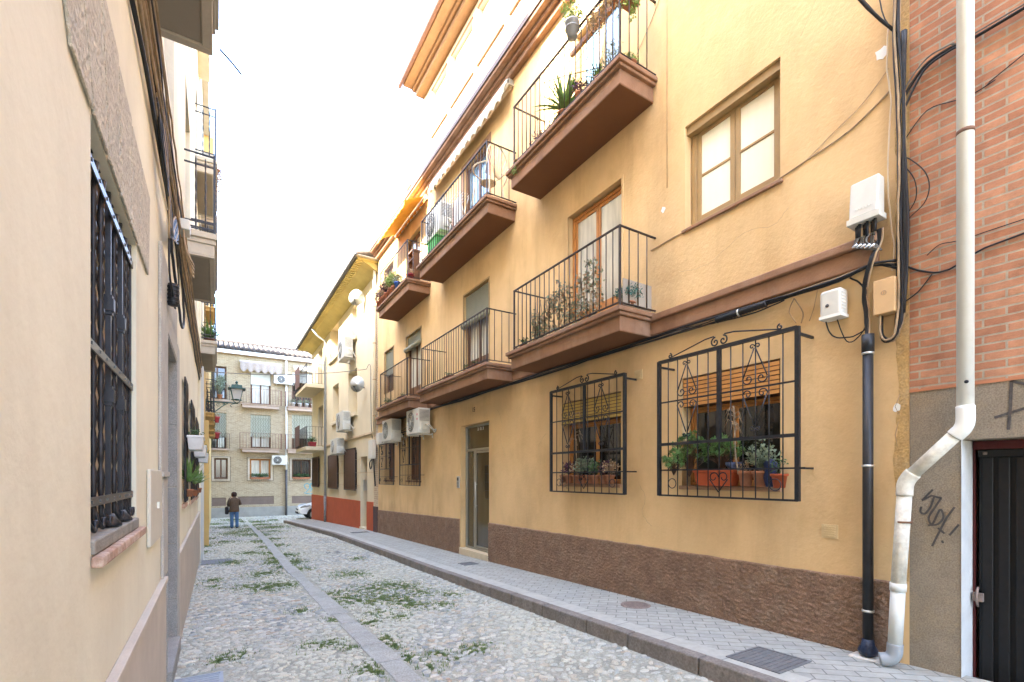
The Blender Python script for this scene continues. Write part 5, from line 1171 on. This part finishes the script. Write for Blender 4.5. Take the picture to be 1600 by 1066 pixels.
# top balcony
Z1=6.41; G1='plants on the top near balcony'
t=thing('hanging_bucket_plant','grey metal bucket with yellow green geranium hooked outside the top balcony rail','potted plant',(3.85,4.80,7.18),0,G1)
mb=MB(); mb.lathe((0,0,0),[(.062,0),(.085,.17),(.092,.175),(.092,.195),(.08,.19)],18); mb.build('bucket',METBUCK,t); fol('bush',(0,0,.17),.13,.13,.27,62,.036,12).build('foliage',LEAFY,t)
mb=MB(); mb.lathe((0,0,0),[(.092,.10),(.092,.112),(.088,.112)],18); mb.tube([(.09,0,.18),(.12,0,.20),(.12,0,.14)],.005,5); mb.build('hook',METBUCK,t)
rr=random.Random(77); mb=MB()
for i in range(9): a=rr.uniform(0,2*PI); mb.lathe((math.cos(a)*.09,math.sin(a)*.09,.36+rr.uniform(-.05,.09)),[(.002,0),(.014,.006),(.01,.016)],6)
mb.build('flower',mat('dusty_pink_petals',(.40,.20,.2),.7,.2,30),t)
plant('yucca','spiky green yucca in a pot on the top balcony floor',(4.02,5.18,Z1),'spiky',.09,.12,0,0,70,.50,SPIKE,group=G1,seed=13,lift=.06)
plant('potted_plant','small terracotta pot with dark purple leaves on the top balcony edge',(3.97,4.80,Z1),'bush',.06,.11,.07,.13,22,.04,LEAFP,group=G1,seed=14)
plant('aloe_plant','aloe with narrow green leaves on the top balcony near its corner',(4.05,4.50,Z1),'spiky',.08,.12,0,0,34,.26,SPIKE,group=G1,seed=15)
plant('aloe_plant','dense grey green aloe next to the purple leaved pot on the top balcony',(4.03,4.65,Z1),'spiky',.07,.10,0,0,40,.20,LEAFG,group=G1,seed=16)
plant('potted_plant','grey green bush against the blue glass of the top balcony door',(4.12,4.35,Z1),'bush',.07,.12,.12,.40,40,.03,LEAFG,group=G1,seed=17)
plant('potted_plant','tuft of green succulents at the right side of the top balcony',(4.15,4.07,Z1),'bush',.06,.05,.10,.08,40,.025,LEAFY,group=G1,seed=18,sy=.05)
plant('potted_plant','pale creeper trailing over the far left corner of the top balcony',(3.97,6.28,Z1),'trail',.06,.07,.06,.28,16,.03,LEAFY,group=G1,seed=19)
plant('potted_plant','low dark rosettes near the far left end of the top balcony',(3.98,5.65,Z1),'bush',.06,.06,.10,.08,26,.035,LEAFP,group=G1,seed=20,sy=.28)
box_planter('hanging_planter','terracotta trough of drying succulents hung inside the top balcony rail corner',(4.08,4.12,7.18),.42,.16,.14,TERRA,'bushn',.2,.14,60,.04,LEAFY,G1,21)
t=thing('trailing_succulent','pinkish dry succulents spilling down from the rail of the top balcony','plant',(3.93,4.33,7.25),0,G1); fol('trail',(0,0,0.02),.06,.24,.26,46,.035,22).build('foliage',LEAFD,t); fol('trail',(0.18,-.28,0.0),.12,.04,.30,20,.035,23).build('foliage',LEAFY,t)
# wooden frame and clothes lines of that balcony
t=thing('clothes_rack','orange wooden clothes rack with lines standing out over the top balcony','rack',(4.1,4.9,6.41),world=True)
mb=MB(); mb.box(4.02,4.06,4.25,5.05,7.20,7.26); mb.build('frame',WOOD,t); mb=MB()
for i in range(4): mb.tube([(4.05+.1*i,4.2,7.52),(4.05+.1*i,5.5,7.3)],.003,4)
mb.tube([(3.95,4.3,6.5),(3.95,5.1,6.95),(3.95,5.6,7.2)],.006,5); mb.build('line',CABLEG,t)
# trellis plant of the lower near balcony
Zl=3.56
t=thing('trellis_plant','dried grey and green creeper on a lattice inside the near lower balcony','plant',(4.02,5.2,Zl),0)
mb=MB(); 
for i in range(12): mb.bar((0,-.75+i*.13,0.02),(0,-.62+i*.13,.62-.0*i),.008); mb.bar((.01,-.62+i*.13,0.02),(.01,-.75+i*.13,.62),.008)
mb.build('lattice',STEM,t)
rr=random.Random(9); random.seed(9); m1=MB();m2=MB();m3=MB()
for i in range(1900):
    y=rr.uniform(-.72,.75); top=.72-.12*abs(y+.35)-(.10 if y>.4 else 0)+.12*math.sin(y*9); z=rr.uniform(.02,top)
    if noise.noise((y*4.,z*5.,2.2))<-.28: continue
    q=(rr.uniform(-.05,.07),y,z); (m1,m2,m3)[rr.choice((0,0,1,1,2))].leafq(q,(rr.uniform(-.6,.6),rr.uniform(-1,1),rr.uniform(-1,.4)),rr.uniform(.03,.06),.032)
m1.build('foliage',LEAFG,t); m2.build('foliage',LEAFD,t); m3.build('foliage',SILV,t)
plant('potted_plant','blue green small leaved plant at the right end of the near lower balcony',(4.15,4.13,Zl),'bush',.09,.10,.15,.22,130,.028,mat('blue_green_leaf',(.06,.15,.12),.5,.3,25),group='pots on the lower balconies',seed=51)
plant('potted_plant','low green tuft at the left end of the near lower balcony',(4.05,6.2,Zl),'bush',.08,.06,.09,.10,24,.03,LEAF,group='pots on the lower balconies',seed=52)
t=thing('wind_screen','grey translucent screen standing at the right end of the near lower balcony','screen',(4.3,4.06,Zl),0); MB().box(-.30,.17,-.004,.004,0.03,.34).build('panel',glassmat('grey_screen',(.40,.34,.28),.4,.3),t)
for i,(y,lab) in enumerate(((7.9,'reddish trough with small cactus at the near end of the middle lower balcony'),(9.0,'reddish low trough in the middle of the middle lower balcony'),(11.9,'red brown trough at the near end of the far lower balcony'))):
    box_planter('window_planter',lab,(4.03,y,Zl),.12,.34,.09,TERRA,'bush',.05,.07,10,.025,LEAF,'troughs on the lower balconies',60+i)
plant('cactus','little green cactus beside the reddish trough on the middle lower balcony',(4.03,8.22,Zl),'bushn',.05,.06,.03,.14,12,.03,LEAF,seed=66)
plant('potted_plant','dark low bush at the far end of the far lower balcony',(4.05,13.1,Zl),'bush',.08,.08,.13,.14,40,.03,LEAF,seed=67,group='pots on the lower balconies')
# upper far balcony: terracotta pots with reddish plants
GU='terracotta pots crowded on the far upper balcony'
for i in range(8):
    y=13.62-i*.185
    plant('potted_plant',f'{["leftmost","second","third","fourth","fifth","sixth","seventh","rightmost"][i]} terracotta pot in the row along the far upper balcony edge',(3.95+.03*(i%2),y,6.41+.0),'bush',.088,.17,.17,.30+.12*(i>3),70,.045,(LEAFD,LEAFP,LEAFD)[i%3] if i<6 else LEAFY,pm=mat('red_terracotta',(.38,.14,.08),.8,.2,12),group=GU,seed=70+i)
plant('potted_plant','blue pot with green leaves at the near end of the far upper balcony row',(3.97,12.05,6.41),'bush',.09,.18,.12,.2,30,.04,LEAFG,pm=BLUEPL,group=GU,seed=80)
t=thing('wooden_shelf','brown wooden shelf cabinet standing on the far upper balcony','cabinet',(4.15,11.6,6.41)); mb=MB(); mb.box(-.02,.2,-.2,.2,.80,.84); mb.box(0,.18,-.18,-.15,0,.8); mb.box(0,.18,.15,.18,0,.8); mb.box(.0,.17,-.15,.15,.62,.64); mb.build('frame',WOODD,t)
plant('potted_plant','red pot on the floor beside the wooden shelf of the far upper balcony',(4.05,11.35,6.41),'bush',.09,.16,.1,.16,24,.035,LEAFD,pm=REDPL,seed=81)
# middle upper balcony: wicker chair, green bin, unit, rack
t=thing('wicker_chair','round backed pale wicker chair on the middle upper balcony','chair',(4.12,7.5,6.41),R(200))
mb=MB(); mb.lathe((0,0,.40),[(.13,0),(.14,.01),(.13,.02)],20); mb.build('seat',WICK,t)
for (x,y) in ((.17,.17),(-.17,.17),(.17,-.17),(-.17,-.17)): mb=MB(); mb.tube([(x,y,.40),(x*1.2,y*1.2,0)],.014,6); mb.build('leg',WICK,t)
mb=MB(); arc=[(math.cos(a)*.29,.22-.0*a,.66+math.sin(a)*.33) for a in [PI*i/16-.25 for i in range(0,19)]]; mb.tube([(.24,.15,.42)]+arc[0:1]+arc+[(-.24,.15,.42)],.013,6)
for i in range(1,10): a=PI*i/10; mb.tube([(math.cos(a)*.05,.2,.42),(math.cos(a)*.28,.22,.66+math.sin(a)*.31)],.005,4)
mb.build('backrest',WICK,t); mb=MB(); mb.tube([(math.cos(a)*.29,math.sin(a)*.26,.62) for a in [PI+PI*i/14 for i in range(15)]],.012,6); mb.tube([(-.29,0,.62),(-.24,.18,.62)],.012,6); mb.tube([(.29,0,.62),(.24,.18,.62)],.012,6); mb.build('armrest',WICK,t)
t=thing('storage_bin','bright green plastic storage bin at the far end of the middle upper balcony','bin',(4.1,9.75,6.41)); mb=MB(); mb.hexa([(-.12,-.22,0),(.12,-.22,0),(.12,.22,0),(-.12,.22,0),(-.15,-.26,.30),(.15,-.26,.30),(.15,.26,.30),(-.15,.26,.30)]); mb.build('tub',GREENPL,t,bevel=.02); MB().box(-.165,.165,-.275,.275,.30,.325).build('lid',GREENPL,t,bevel=.01)
aircon('air_conditioner','white air conditioner on the wall at the far end of the middle upper balcony',(4.52,10.05,6.95),w=.85,h=.62)
t=thing('drying_rack','folding metal drying rack with pale laundry on the middle upper balcony','rack',(4.2,9.0,6.41)); mb=MB()
for y in (-.35,.35): mb.tube([(-.12,y,0),(.12,y,.85)],.008,5); mb.tube([(.12,y,0),(-.12,y,.85)],.008,5)
for i in range(6): mb.tube([(-.12+.048*i,-.36,.85),(-.12+.048*i,.36,.85)],.004,4)
mb.build('frame',ALU,t)
def cloth(name,m,par,y0,y1,z0,z1,x,seed):
    rr=random.Random(seed); mb=MB(); n=12;vs=[];fs=[]
    for s_ in (0,1):
        for i in range(n+1):
            y=y0+(y1-y0)*i/n; 
            for k in range(5): z=z0+(z1-z0)*k/4; vs.append((x+.004*s_+.02*math.sin(i*1.4+seed)*(1-k/5),y,z+.01*math.sin(i+seed)*(k==0)))
    for s_ in (0,1):
        o=s_*(n+1)*5
        for i in range(n):
            for k in range(4): q=o+i*5+k; fs.append((q,q+5,q+6,q+1))
    mb.add(vs,fs,True); mb.leaf=True; return mb.build(name,m,par)
cloth('laundry',mat('pale_cloth',(.6,.6,.62),.9,.1,8),t,-.3,.05,.35,.86,-.03,1); cloth('laundry',mat('patterned_cloth',(.35,.22,.2),.9,.6,40),t,.08,.3,.45,.86,.04,3)
# left wall planters
GL='white plastic window boxes along the left wall'
for i,(y0,y1,z,lab) in enumerate(((6.88,7.5,1.93,'nearest white window box hanging on the left wall grille'),(8.62,9.5,1.91,'middle white window box on the left wall'),(10.7,11.6,1.88,'farthest white window box on the left wall'))):
    t=box_planter('window_box',lab,(XL+.13,(y0+y1)/2,z),.16,y1-y0,.17,PLANTW,'bush',.03,.08,14,.03,LEAF,GL,90+i)
for i,(y,z) in enumerate(((7.1,1.36),(8.9,1.31),(11.0,1.30))):
    plant('spider_plant',('nearest','middle','farthest')[i]+' spiky green plant on the left window sill below the white boxes',(XL+.06,y,z),'spiky',.05,.09,0,0,44,.36,SPIKE,group='spiky plants on the left sills',seed=95+i,lift=.1)
plant('potted_plant','green and orange flowering plants on the second balcony down the left side',(XL+.2,13.6,4.72),'spiky',.1,.2,0,0,60,.55,SPIKE,seed=101)
plant('potted_plant','leafy plant in a white pot on the second left balcony behind the spiky one',(XL+.2,14.3,4.72),'bush',.12,.22,.16,.5,70,.05,LEAFY,pm=WHITEP,seed=102)
plant('potted_plant','dry reddish trailing plant on the high left balcony rail',(XL+.34,12.3,8.2),'trail',.07,.10,.08,.6,30,.05,LEAFD,seed=103)
aircon('air_conditioner','blue grey air conditioner standing on the high left balcony',(XL-.02,12.0,7.73),PI,w=.7,h=.5,d=.24)
# plants on the tan building
plant('hanging_plant','tall green plant on the upper left balcony of the tan brick block',(.2,35.6,6.56),'bush',.14,.25,.30,1.5,120,.09,LEAFG,seed=110)
for i,z in enumerate((5.05,4.05)): plant('hanging_pot',('upper','lower')[i]+' red hanging pot on the tan brick wall behind the street lamp',(-.02,35.7,z),'bush',.22,.36,.22,.16,26,.08,LEAFD,pm=REDPL,group='red hanging pots',seed=112+i)
for i,(x0,x1) in enumerate(((1.9,3.1),(4.45,5.6))):
    box_planter('window_planter',('green plants in a box behind the curtained ground floor window of the tan block','green plants in a box at the black barred window of the tan block')[i],((x0+x1)/2,35.93,1.45),x1-x0,.16,.14,TERRA,'bush',.1,.22,110,.07,LEAF,'window boxes of the tan block',115+i)
for i in range(4): plant('potted_plant',('first','second','third','fourth')[i]+' pale pot from the left on the upper right balcony of the tan block',(4.45+.42*i,35.6,6.38),'bush',.13,.26,.18,.25,24,.07,LEAFG,pm=PLANTW,group='pots on the upper right balcony',seed=120+i)
box_planter('window_planter','red planter with teal pot on the lower balcony of the cream house',(4.0,25.2,3.08),.3,.6,.22,REDPL,'bush',.2,.25,40,.06,LEAF,None,130)
for i,(z,lab) in enumerate(((6.12,'upper'),(3.08,'lower'))):
    t=thing('hanging_rug','brown dark cloth hung over the far rail of the '+lab+' balcony of the cream house','cloth',(3.64,27.2,z+.1),R(0),'cloths on the balconies'); cloth('cloth',mat('brown_rug',(.14,.08,.07),.9,.3,15),t,-.9,.9,0.0,1.05,-.05,i+4)
# ================================================================== awnings
def awning(label,y0,y1,zt,e,drop,m,group='awnings',T=FR,nsc=None,roller=True):
    t=thing('awning',label,'awning',T((y0+y1)/2,0,zt),0,group,world=True)
    mb=MB(T); mb.tube([(y0,e*.5,zt),(y1,e*.5,zt)],.05,10); mb.box(y0,y1,e*.5,e*.5+.03,zt-.03,zt+.045); mb.build('roller',WHITEP,t)
    mb=MB(T); n=80; vs=[];fs=[]; ns=nsc or round((y1-y0)/.24)
    for i in range(n+1):
        q=i/n; y=y0+(y1-y0)*q; sc_=abs(math.sin(q*ns*PI)); ee=e+.015*math.sin(q*ns*PI*2)
        for k,zz in enumerate((zt,zt-.06,zt-.14,zt-drop*(.72+.28*sc_))): vs.append((y,e*.5+.03+(ee-e*.5-.03)*min(1,(zt-zz)/.14),zz))
    for i in range(n):
        for k in range(3): q=i*4+k; fs.append((q,q+4,q+5,q+1))
    mb.add(vs,fs); mb.leaf=True; v=mb.build('valance',m,t)
    for y in (y0,y1): mb=MB(T); mb.box(y-.02,y+.02,0,e*.5,zt-.05,zt+.05); mb.build('end_bracket',ALU,t)
    return t
AW1=mat('awning_cream_leaf',(.40,.36,.29),.85,.35,22,col2=(.20,.19,.16),c2amt=.9)
awning('cream patterned awning valance rolled under the cornice above the middle upper balcony',7.3,10.9,8.62,.20,.30,AW1)
t=awning('bright orange awning slanting over the far upper balcony, catching the sun',11.35,13.7,8.60,.10,.12,AWNO)
mb=MB(FR); vs=[];fs=[]; n=60
for i in range(n+1):
    y=11.38+2.3*i/n; q=.03*abs(math.sin(i/n*9*PI))
    for k,(e,z) in enumerate(((.10,8.62),(.35,8.50),(.60,8.36),(.615,8.25-q))): vs.append((y,e,z))
for i in range(n):
    for k in range(3): q=i*4+k; fs.append((q,q+4,q+5,q+1))
mb.add(vs,fs); mb.leaf=True; mb.build('canopy',AWNO,t)
t=awning('faded pink striped awning above the roller shutter of the tan brick block',1.3,3.75,9.15,.45,.72,AWNP,T=FT,nsc=6)
awning('pale awning above the upper right balcony of the tan brick block',4.5,6.1,9.2,.3,.35,AWN,T=FT,nsc=4)
# ================================================================== street lamp
t=thing('street_lamp','green iron street lantern with pale glass on a scrolled wall bracket','street lamp',(-.28,17.5,3.7),world=True)
lx,ly,lz=.55,17.5,3.93
mb=MB(); mb.tube([(-.28,ly,3.93),(lx+.04,ly,3.93)],.02,8); mb.tube(smooth([(-.28,ly,3.55),(-.05,ly,3.62),(.15,ly,3.80),(.32,ly,3.92)],5),.014,6)
for (cx,cz,r_) in ((-.12,3.80,.085),(.05,3.84,.06),(.2,3.88,.035)): mb.tube([(cx+math.cos(a)*r_*(1-a/12),ly,cz+math.sin(a)*r_*(1-a/12)) for a in [2*PI*1.4*i/22 for i in range(23)]],.009,5)
mb.tube(smooth([(lx+.04,ly,3.93),(lx-.1,ly,3.90),(lx-.18,ly,3.84),(lx-.12,ly,3.80)],4),.01,5); mb.box(-.30,-.26,ly-.04,ly+.04,3.5,4.0); mb.build('bracket',LAMPG,t)
mb=MB(); top=4.36; bot=4.04
for (sx,sy) in ((1,1),(1,-1),(-1,1),(-1,-1)):
    mb.bar((lx+sx*.165,ly+sy*.165,top),(lx+sx*.10,ly+sy*.10,bot),.02); mb.tube(smooth([(lx+sx*.10,ly+sy*.10,bot),(lx+sx*.085,ly+sy*.085,3.99),(lx,ly,3.94)],3),.009,5)
mb.lathe((lx,ly,bot-.012),[(.15,0),(.15,.024)],4); mb.build('lantern_frame',LAMPG,t)
mb=MB(); mb.hexa([(lx-.09,ly-.09,bot),(lx+.09,ly-.09,bot),(lx+.09,ly+.09,bot),(lx-.09,ly+.09,bot),(lx-.155,ly-.155,top),(lx+.155,ly-.155,top),(lx+.155,ly+.155,top),(lx-.155,ly+.155,top)]); mb.build('lantern_glass',LAMPGL,t)
mb=MB(); mb.box(lx-.24,lx+.24,ly-.24,ly+.24,top,top+.035); mb.hexa([(lx-.16,ly-.16,top+.035),(lx+.16,ly-.16,top+.035),(lx+.16,ly+.16,top+.035),(lx-.16,ly+.16,top+.035),(lx-.14,ly-.14,top+.14),(lx+.14,ly-.14,top+.14),(lx+.14,ly+.14,top+.14),(lx-.14,ly+.14,top+.14)])
mb.lathe((lx,ly,top+.14),[(.09,0),(.03,.04),(.025,.06),(.05,.09),(.03,.11),(.008,.14)],12); mb.build('lamp_cap',LAMPG,t,bevel=.006)
# ================================================================== person
def skin(name,V,Ed,rad,m,parent=None,root=0,sub=2):
    me=bpy.data.meshes.new(name); me.from_pydata(V,Ed,[]); me.materials.append(m)
    o=bpy.data.objects.new(name,me); C.objects.link(o)
    sk=o.modifiers.new('skin','SKIN'); sk.use_smooth_shade=True
    for i,r_ in enumerate(rad): 
        d=me.skin_vertices[0].data[i]; d.radius=(r_,r_) if not isinstance(r_,tuple) else r_
    me.skin_vertices[0].data[root].use_root=True
    ss=o.modifiers.new('sub','SUBSURF'); ss.levels=sub; ss.render_levels=sub
    if parent is not None: o.parent=parent
    return o
pz=roadz(24.8)+.012
V=[(0,0,.84),(0,0,1.0),(0,-.005,1.18),(0,.0,1.32),(0,.005,1.40),(0,.02,1.47),(0,.03,1.56),
   (-.085,0,.80),(-.09,.02,.45),(-.085,-.02,.08),(-.085,.11,.035),(.085,0,.80),(.10,.03,.45),(.11,.0,.08),(.11,.13,.035),
   (-.16,0,1.30),(-.22,.02,1.06),(-.17,.20,.98),(-.10,.27,1.02),(.16,0,1.30),(.24,.05,1.07),(.17,.25,1.06),(.09,.29,1.08)]
Ed=[(0,1),(1,2),(2,3),(3,4),(4,5),(5,6),(0,7),(7,8),(8,9),(9,10),(0,11),(11,12),(12,13),(13,14),(3,15),(15,16),(16,17),(17,18),(3,19),(19,20),(20,21),(21,22)]
rad=[.115,.11,.12,.11,.055,.075,.085,.085,.058,.038,.035,.085,.058,.038,.035,.055,.042,.032,.028,.055,.042,.032,.028]
per=skin('person',V,Ed,rad,SKIN); per.location=(.68,24.8,pz); per.rotation_euler=(0,0,R(6))
tag(per,'woman in brown jacket and blue jeans walking away, dark bag on her left shoulder','person')
def loft(secs,n=20):
    mb=MB(); vs=[];fs=[]
    for (cx,cy,z,rx,ry) in secs:
        for k in range(n): a=2*PI*k/n; vs.append((cx+math.cos(a)*rx*(1+.03*math.sin(3*a+z*7)),cy+math.sin(a)*ry,z))
    for i in range(len(secs)-1):
        for k in range(n): q=i*n+k; b=i*n+(k+1)%n; fs.append((q,b,b+n,q+n))
    fs.append(tuple(range(n))); fs.append(tuple((len(secs)-1)*n+k for k in range(n))); mb.add(vs,fs,True); return mb
mb=loft([(0,0,.74,.205,.150),(0,0,.76,.21,.155),(0,0,.90,.19,.145),(0,0,1.02,.175,.135),(0,0,1.16,.19,.14),(0,0,1.28,.195,.13),(0,0,1.345,.15,.105),(0,.01,1.39,.075,.075),(0,.01,1.43,.07,.07)])
for sg,el,wr in ((-1,(-.235,.02,1.06),(-.175,.19,.99)),(1,(.25,.05,1.07),(.175,.24,1.065))):
    mb.tube([(sg*.14,0,1.33),(sg*.20,.0,1.22),el,tuple((a+b)/2 for a,b in zip(el,wr)),wr],[.066,.064,.056,.05,.042],12)
mb.build('jacket',COAT,per)
mb=MB()
for sg,x2,y2 in ((-1,-.09,.0),(1,.11,.015)):
    mb.tube([(sg*.075,0,.80),(sg*.088,.0,.72),(x2*1.0,.02,.46),(x2,-.005,.22),(x2,-.005,.055)],[.098,.095,.072,.066,.068],12)
mb.build('jeans',JEAN,per)
mb=MB(); mb.lathe((0,.025,1.40),[(.06,0),(.10,.03),(.115,.09),(.112,.15),(.09,.20),(.05,.228),(.01,.236)],16); mb.build('hair',HAIR,per)
for sg,x2,y2 in ((-1,-.088,.0),(1,.11,.01)):
    mb=MB(); mb.tube([(x2,y2-.06,.04),(x2,y2+.0,.045),(x2,y2+.10,.035),(x2,y2+.17,.028)],[.036,.042,.04,.025],10); mb.build('shoe',SHOE,per)
for sg,wx,wy,wz in ((-1,-.12,.25,1.01),(1,.11,.285,1.075)):
    for k in range(5):
        mb=MB(); mb.tube([(wx-sg*.0,wy+.0,wz-.02+.012*k),(wx-sg*.03,wy+.03,wz-.02+.013*k),(wx-sg*.055,wy+.02,wz-.02+.012*k)],[.009,.008,.006],6); mb.build('finger' if k<4 else 'thumb',SKIN,per)
t=thing('shoulder_bag','black shoulder bag hanging at the woman\'s left side','bag',(.68,24.8,pz),R(6))
mb=MB(); mb.box(-.36,-.22,-.13,.08,.64,.98); mb.build('bag_body',BAGM,t,bevel=.05,seg=4); mb=MB(); mb.tube(smooth([(-.28,-.1,.95),(-.23,-.06,1.2),(-.15,0,1.40),(-.2,.07,1.2),(-.27,.06,.95)],5),.012,6); mb.build('strap',BAGM,t)
# ================================================================== parked car
t=thing('parked_car','white hatchback with its nose showing behind the red based corner house','car',(4.15,31.3,roadz(31.3)),0)
prof=[(0,.28),(-.02,.45),(.02,.62),(.12,.74),(.75,.93),(1.0,.98),(1.75,1.40),(2.3,1.48),(3.2,1.45),(3.75,1.15),(4.0,1.0),(4.05,.6),(4.0,.3)]
secs=[]; mb=MB(); W2=.86; n=len(prof)
def prow(y,inset,zsc):
    out=[]
    for (x,z) in prof: out.append((x*(1-2*inset/4)+inset+0,y,.25+(z-.25)*zsc))
    return out
rows=[prow(-W2+.06,.10,.86),prow(-W2,.05,.90),prow(-W2*.8,.01,.985),prow(-W2*.4,-.03,1.0),prow(0,-.05,1.005),prow(W2*.4,-.03,1.0),prow(W2*.8,.01,.985),prow(W2,.05,.90),prow(W2-.06,.10,.86)]
# squeeze the greenhouse inwards
for rI,row in enumerate(rows):
    for k,(x,y,z) in enumerate(row):
        if z>1.0: row[k]=(x,y*(1-.22*(z-1.0)/.45),z)
vs=[p for r_ in rows for p in r_]; fs=[]
for i in range(len(rows)-1):
    for k in range(n-1): q=i*n+k; fs.append((q,q+1,q+n+1,q+n))
    fs.append((i*n+n-1,i*n,(i+1)*n,(i+1)*n+n-1))
fs.append(tuple(range(n))); fs.append(tuple((len(rows)-1)*n+k for k in range(n)))
mb.add(vs,fs,True); bd=mb.build('body',CARW,t); ss=bd.modifiers.new('s','SUBSURF'); ss.levels=ss.render_levels=2
for (x,y) in ((.78,-1),(.78,1),(3.3,-1),(3.3,1)):
    yy=y*(W2-.09); mb=MB(); mb.lathe((x,yy,.31),[(.20,-.11),(.31,-.11),(.325,-.07),(.325,.07),(.31,.11),(.20,.11)],26,axis='y'); w=mb.build('wheel',TYRE,t)
    mb=MB(); mb.lathe((x,yy+y*.085,.31),[(.215,-.03),(.2,.03),(.06,.015),(.05,.035),(.01,.035)],18,axis='y'); 
    for k in range(7): a=2*PI*k/7; mb.bar((x+math.cos(a)*.05,yy+y*.11,.31+math.sin(a)*.05),(x+math.cos(a)*.2,yy+y*.11,.31+math.sin(a)*.2),.03)
    mb.build('rim',RIM,w)
    mb=MB(); mb.tube([(x+math.cos(a)*.36,yy+y*.105,.31+math.sin(a)*.36) for a in [PI*i/14 for i in range(15)]],.03,6); mb.lathe((x,yy+y*.06,.31),[(.35,-.0),(.35,.03)],24,axis='y'); mb.build('wheel_arch',TYRE,t)
for sg in (-1,1):
    mb=MB(); mb.tube(smooth([(.09,sg*.50,.66),(.16,sg*.66,.72),(.36,sg*.79,.80),(.60,sg*.83,.86)],4),lambda q:.035+.05*math.sin(q*PI),8,r2=.5); mb.build('headlight',glassmat('headlight_glass',(.30,.31,.33),.05,1.0),t)
    mb=MB(); mb.prism([(1.15,1.0),(1.85,1.34),(3.0,1.36),(3.45,1.08),(3.4,.99)],0,0) if False else mb.add([(1.25,sg*(W2-.025),1.0),(1.85,sg*(W2-.16),1.32),(2.35,sg*(W2-.165),1.38),(2.35,sg*(W2-.02),1.0)],[(0,1,2,3)]).add([(2.42,sg*(W2-.02),1.0),(2.42,sg*(W2-.165),1.38),(3.0,sg*(W2-.15),1.35),(3.4,sg*(W2-.06),1.05)],[(0,1,2,3)]); mb.leaf=True; mb.build('side_window',GLASSD,t)
    mb=MB(); mb.lathe((1.35,sg*(W2+.08),.98),[(.02,-.08),(.07,-.05),(.08,.03),(.04,.07)],10,axis='y'); mb.build('wing_mirror',CARW,t)
mb=MB(); mb.box(-.075,.03,-.42,.42,.34,.46); mb.box(-.05,.05,-.36,.36,.56,.62); mb.build('front_grille',TYRE,t,bevel=.015)
mb=MB(); mb.box(-.085,-.07,-.25,.25,.47,.56); mb.build('number_plate',WHITEP,t)
mb=MB(); mb.add([(1.02,-.72,1.005),(1.02,.72,1.005),(1.68,.58,1.385),(1.68,-.58,1.385)],[(0,1,2,3)]); mb.leaf=True; mb.build('windscreen',GLASSD,t)
for o in bpy.data.objects:
    if o.name.startswith(('windscreen','side_window')):
        s_=o.modifiers.new('th','SOLIDIFY'); s_.thickness=.03; s_.offset=0
# ================================================================== antenna on the low roof
t=thing('roof_antenna','small antenna mast with a round bracket on the low roof of the yellow house','antenna',(4.45,12.4,9.0)); mb=MB(); mb.tube([(0,0,0),(0,0,.95)],.02,6); mb.tube([(0,0,.9),(-.1,.55,.98)],.015,6); mb.build('mast',CABLEG,t)
mb=MB(); mb.lathe((-.08,0,.35),[(.12,0),(.09,.04),(.02,.05)],14,axis='x'); mb.build('reflector',ORB,t)
# ================================================================== light, sky, camera
w=bpy.data.worlds.new('World'); sc.world=w; w.use_nodes=True; nt=w.node_tree
bg=nt.nodes['Background']; sky=nt.nodes.new('ShaderNodeTexSky'); sky.sky_type='NISHITA'; sky.sun_disc=False
EL=R(40); AZ=math.atan2(-1,-.18)
sky.sun_elevation=EL; sky.sun_rotation=AZ%(2*PI); sky.air_density=0.8; sky.dust_density=4.0; sky.ozone_density=1.0; sky.altitude=600
nt.links.new(sky.outputs[0],bg.inputs[0]); bg.inputs[1].default_value=.15
sd=bpy.data.lights.new('sun','SUN'); sd.energy=2.1; sd.angle=R(.53); sd.color=(1,.94,.85); so=bpy.data.objects.new('sun',sd); C.objects.link(so)
dv=Vector((math.cos(EL)*math.sin(AZ),math.cos(EL)*math.cos(AZ),math.sin(EL)))
so.rotation_euler=dv.to_track_quat('Z','Y').to_euler(); so.location=dv*30
cam=bpy.data.cameras.new('camera'); co=bpy.data.objects.new('camera',cam); C.objects.link(co); sc.camera=co
cam.sensor_width=36; cam.lens=36*751/1600; cam.shift_y=(745.5-533)/1600; cam.clip_start=.02; cam.clip_end=500
co.location=(0,0,1.6); co.rotation_euler=(R(90),0,-R(31.599))
sc.view_settings.view_transform='Standard'; sc.view_settings.look='None'; sc.view_settings.gamma=1; sc.view_settings.exposure=4.4
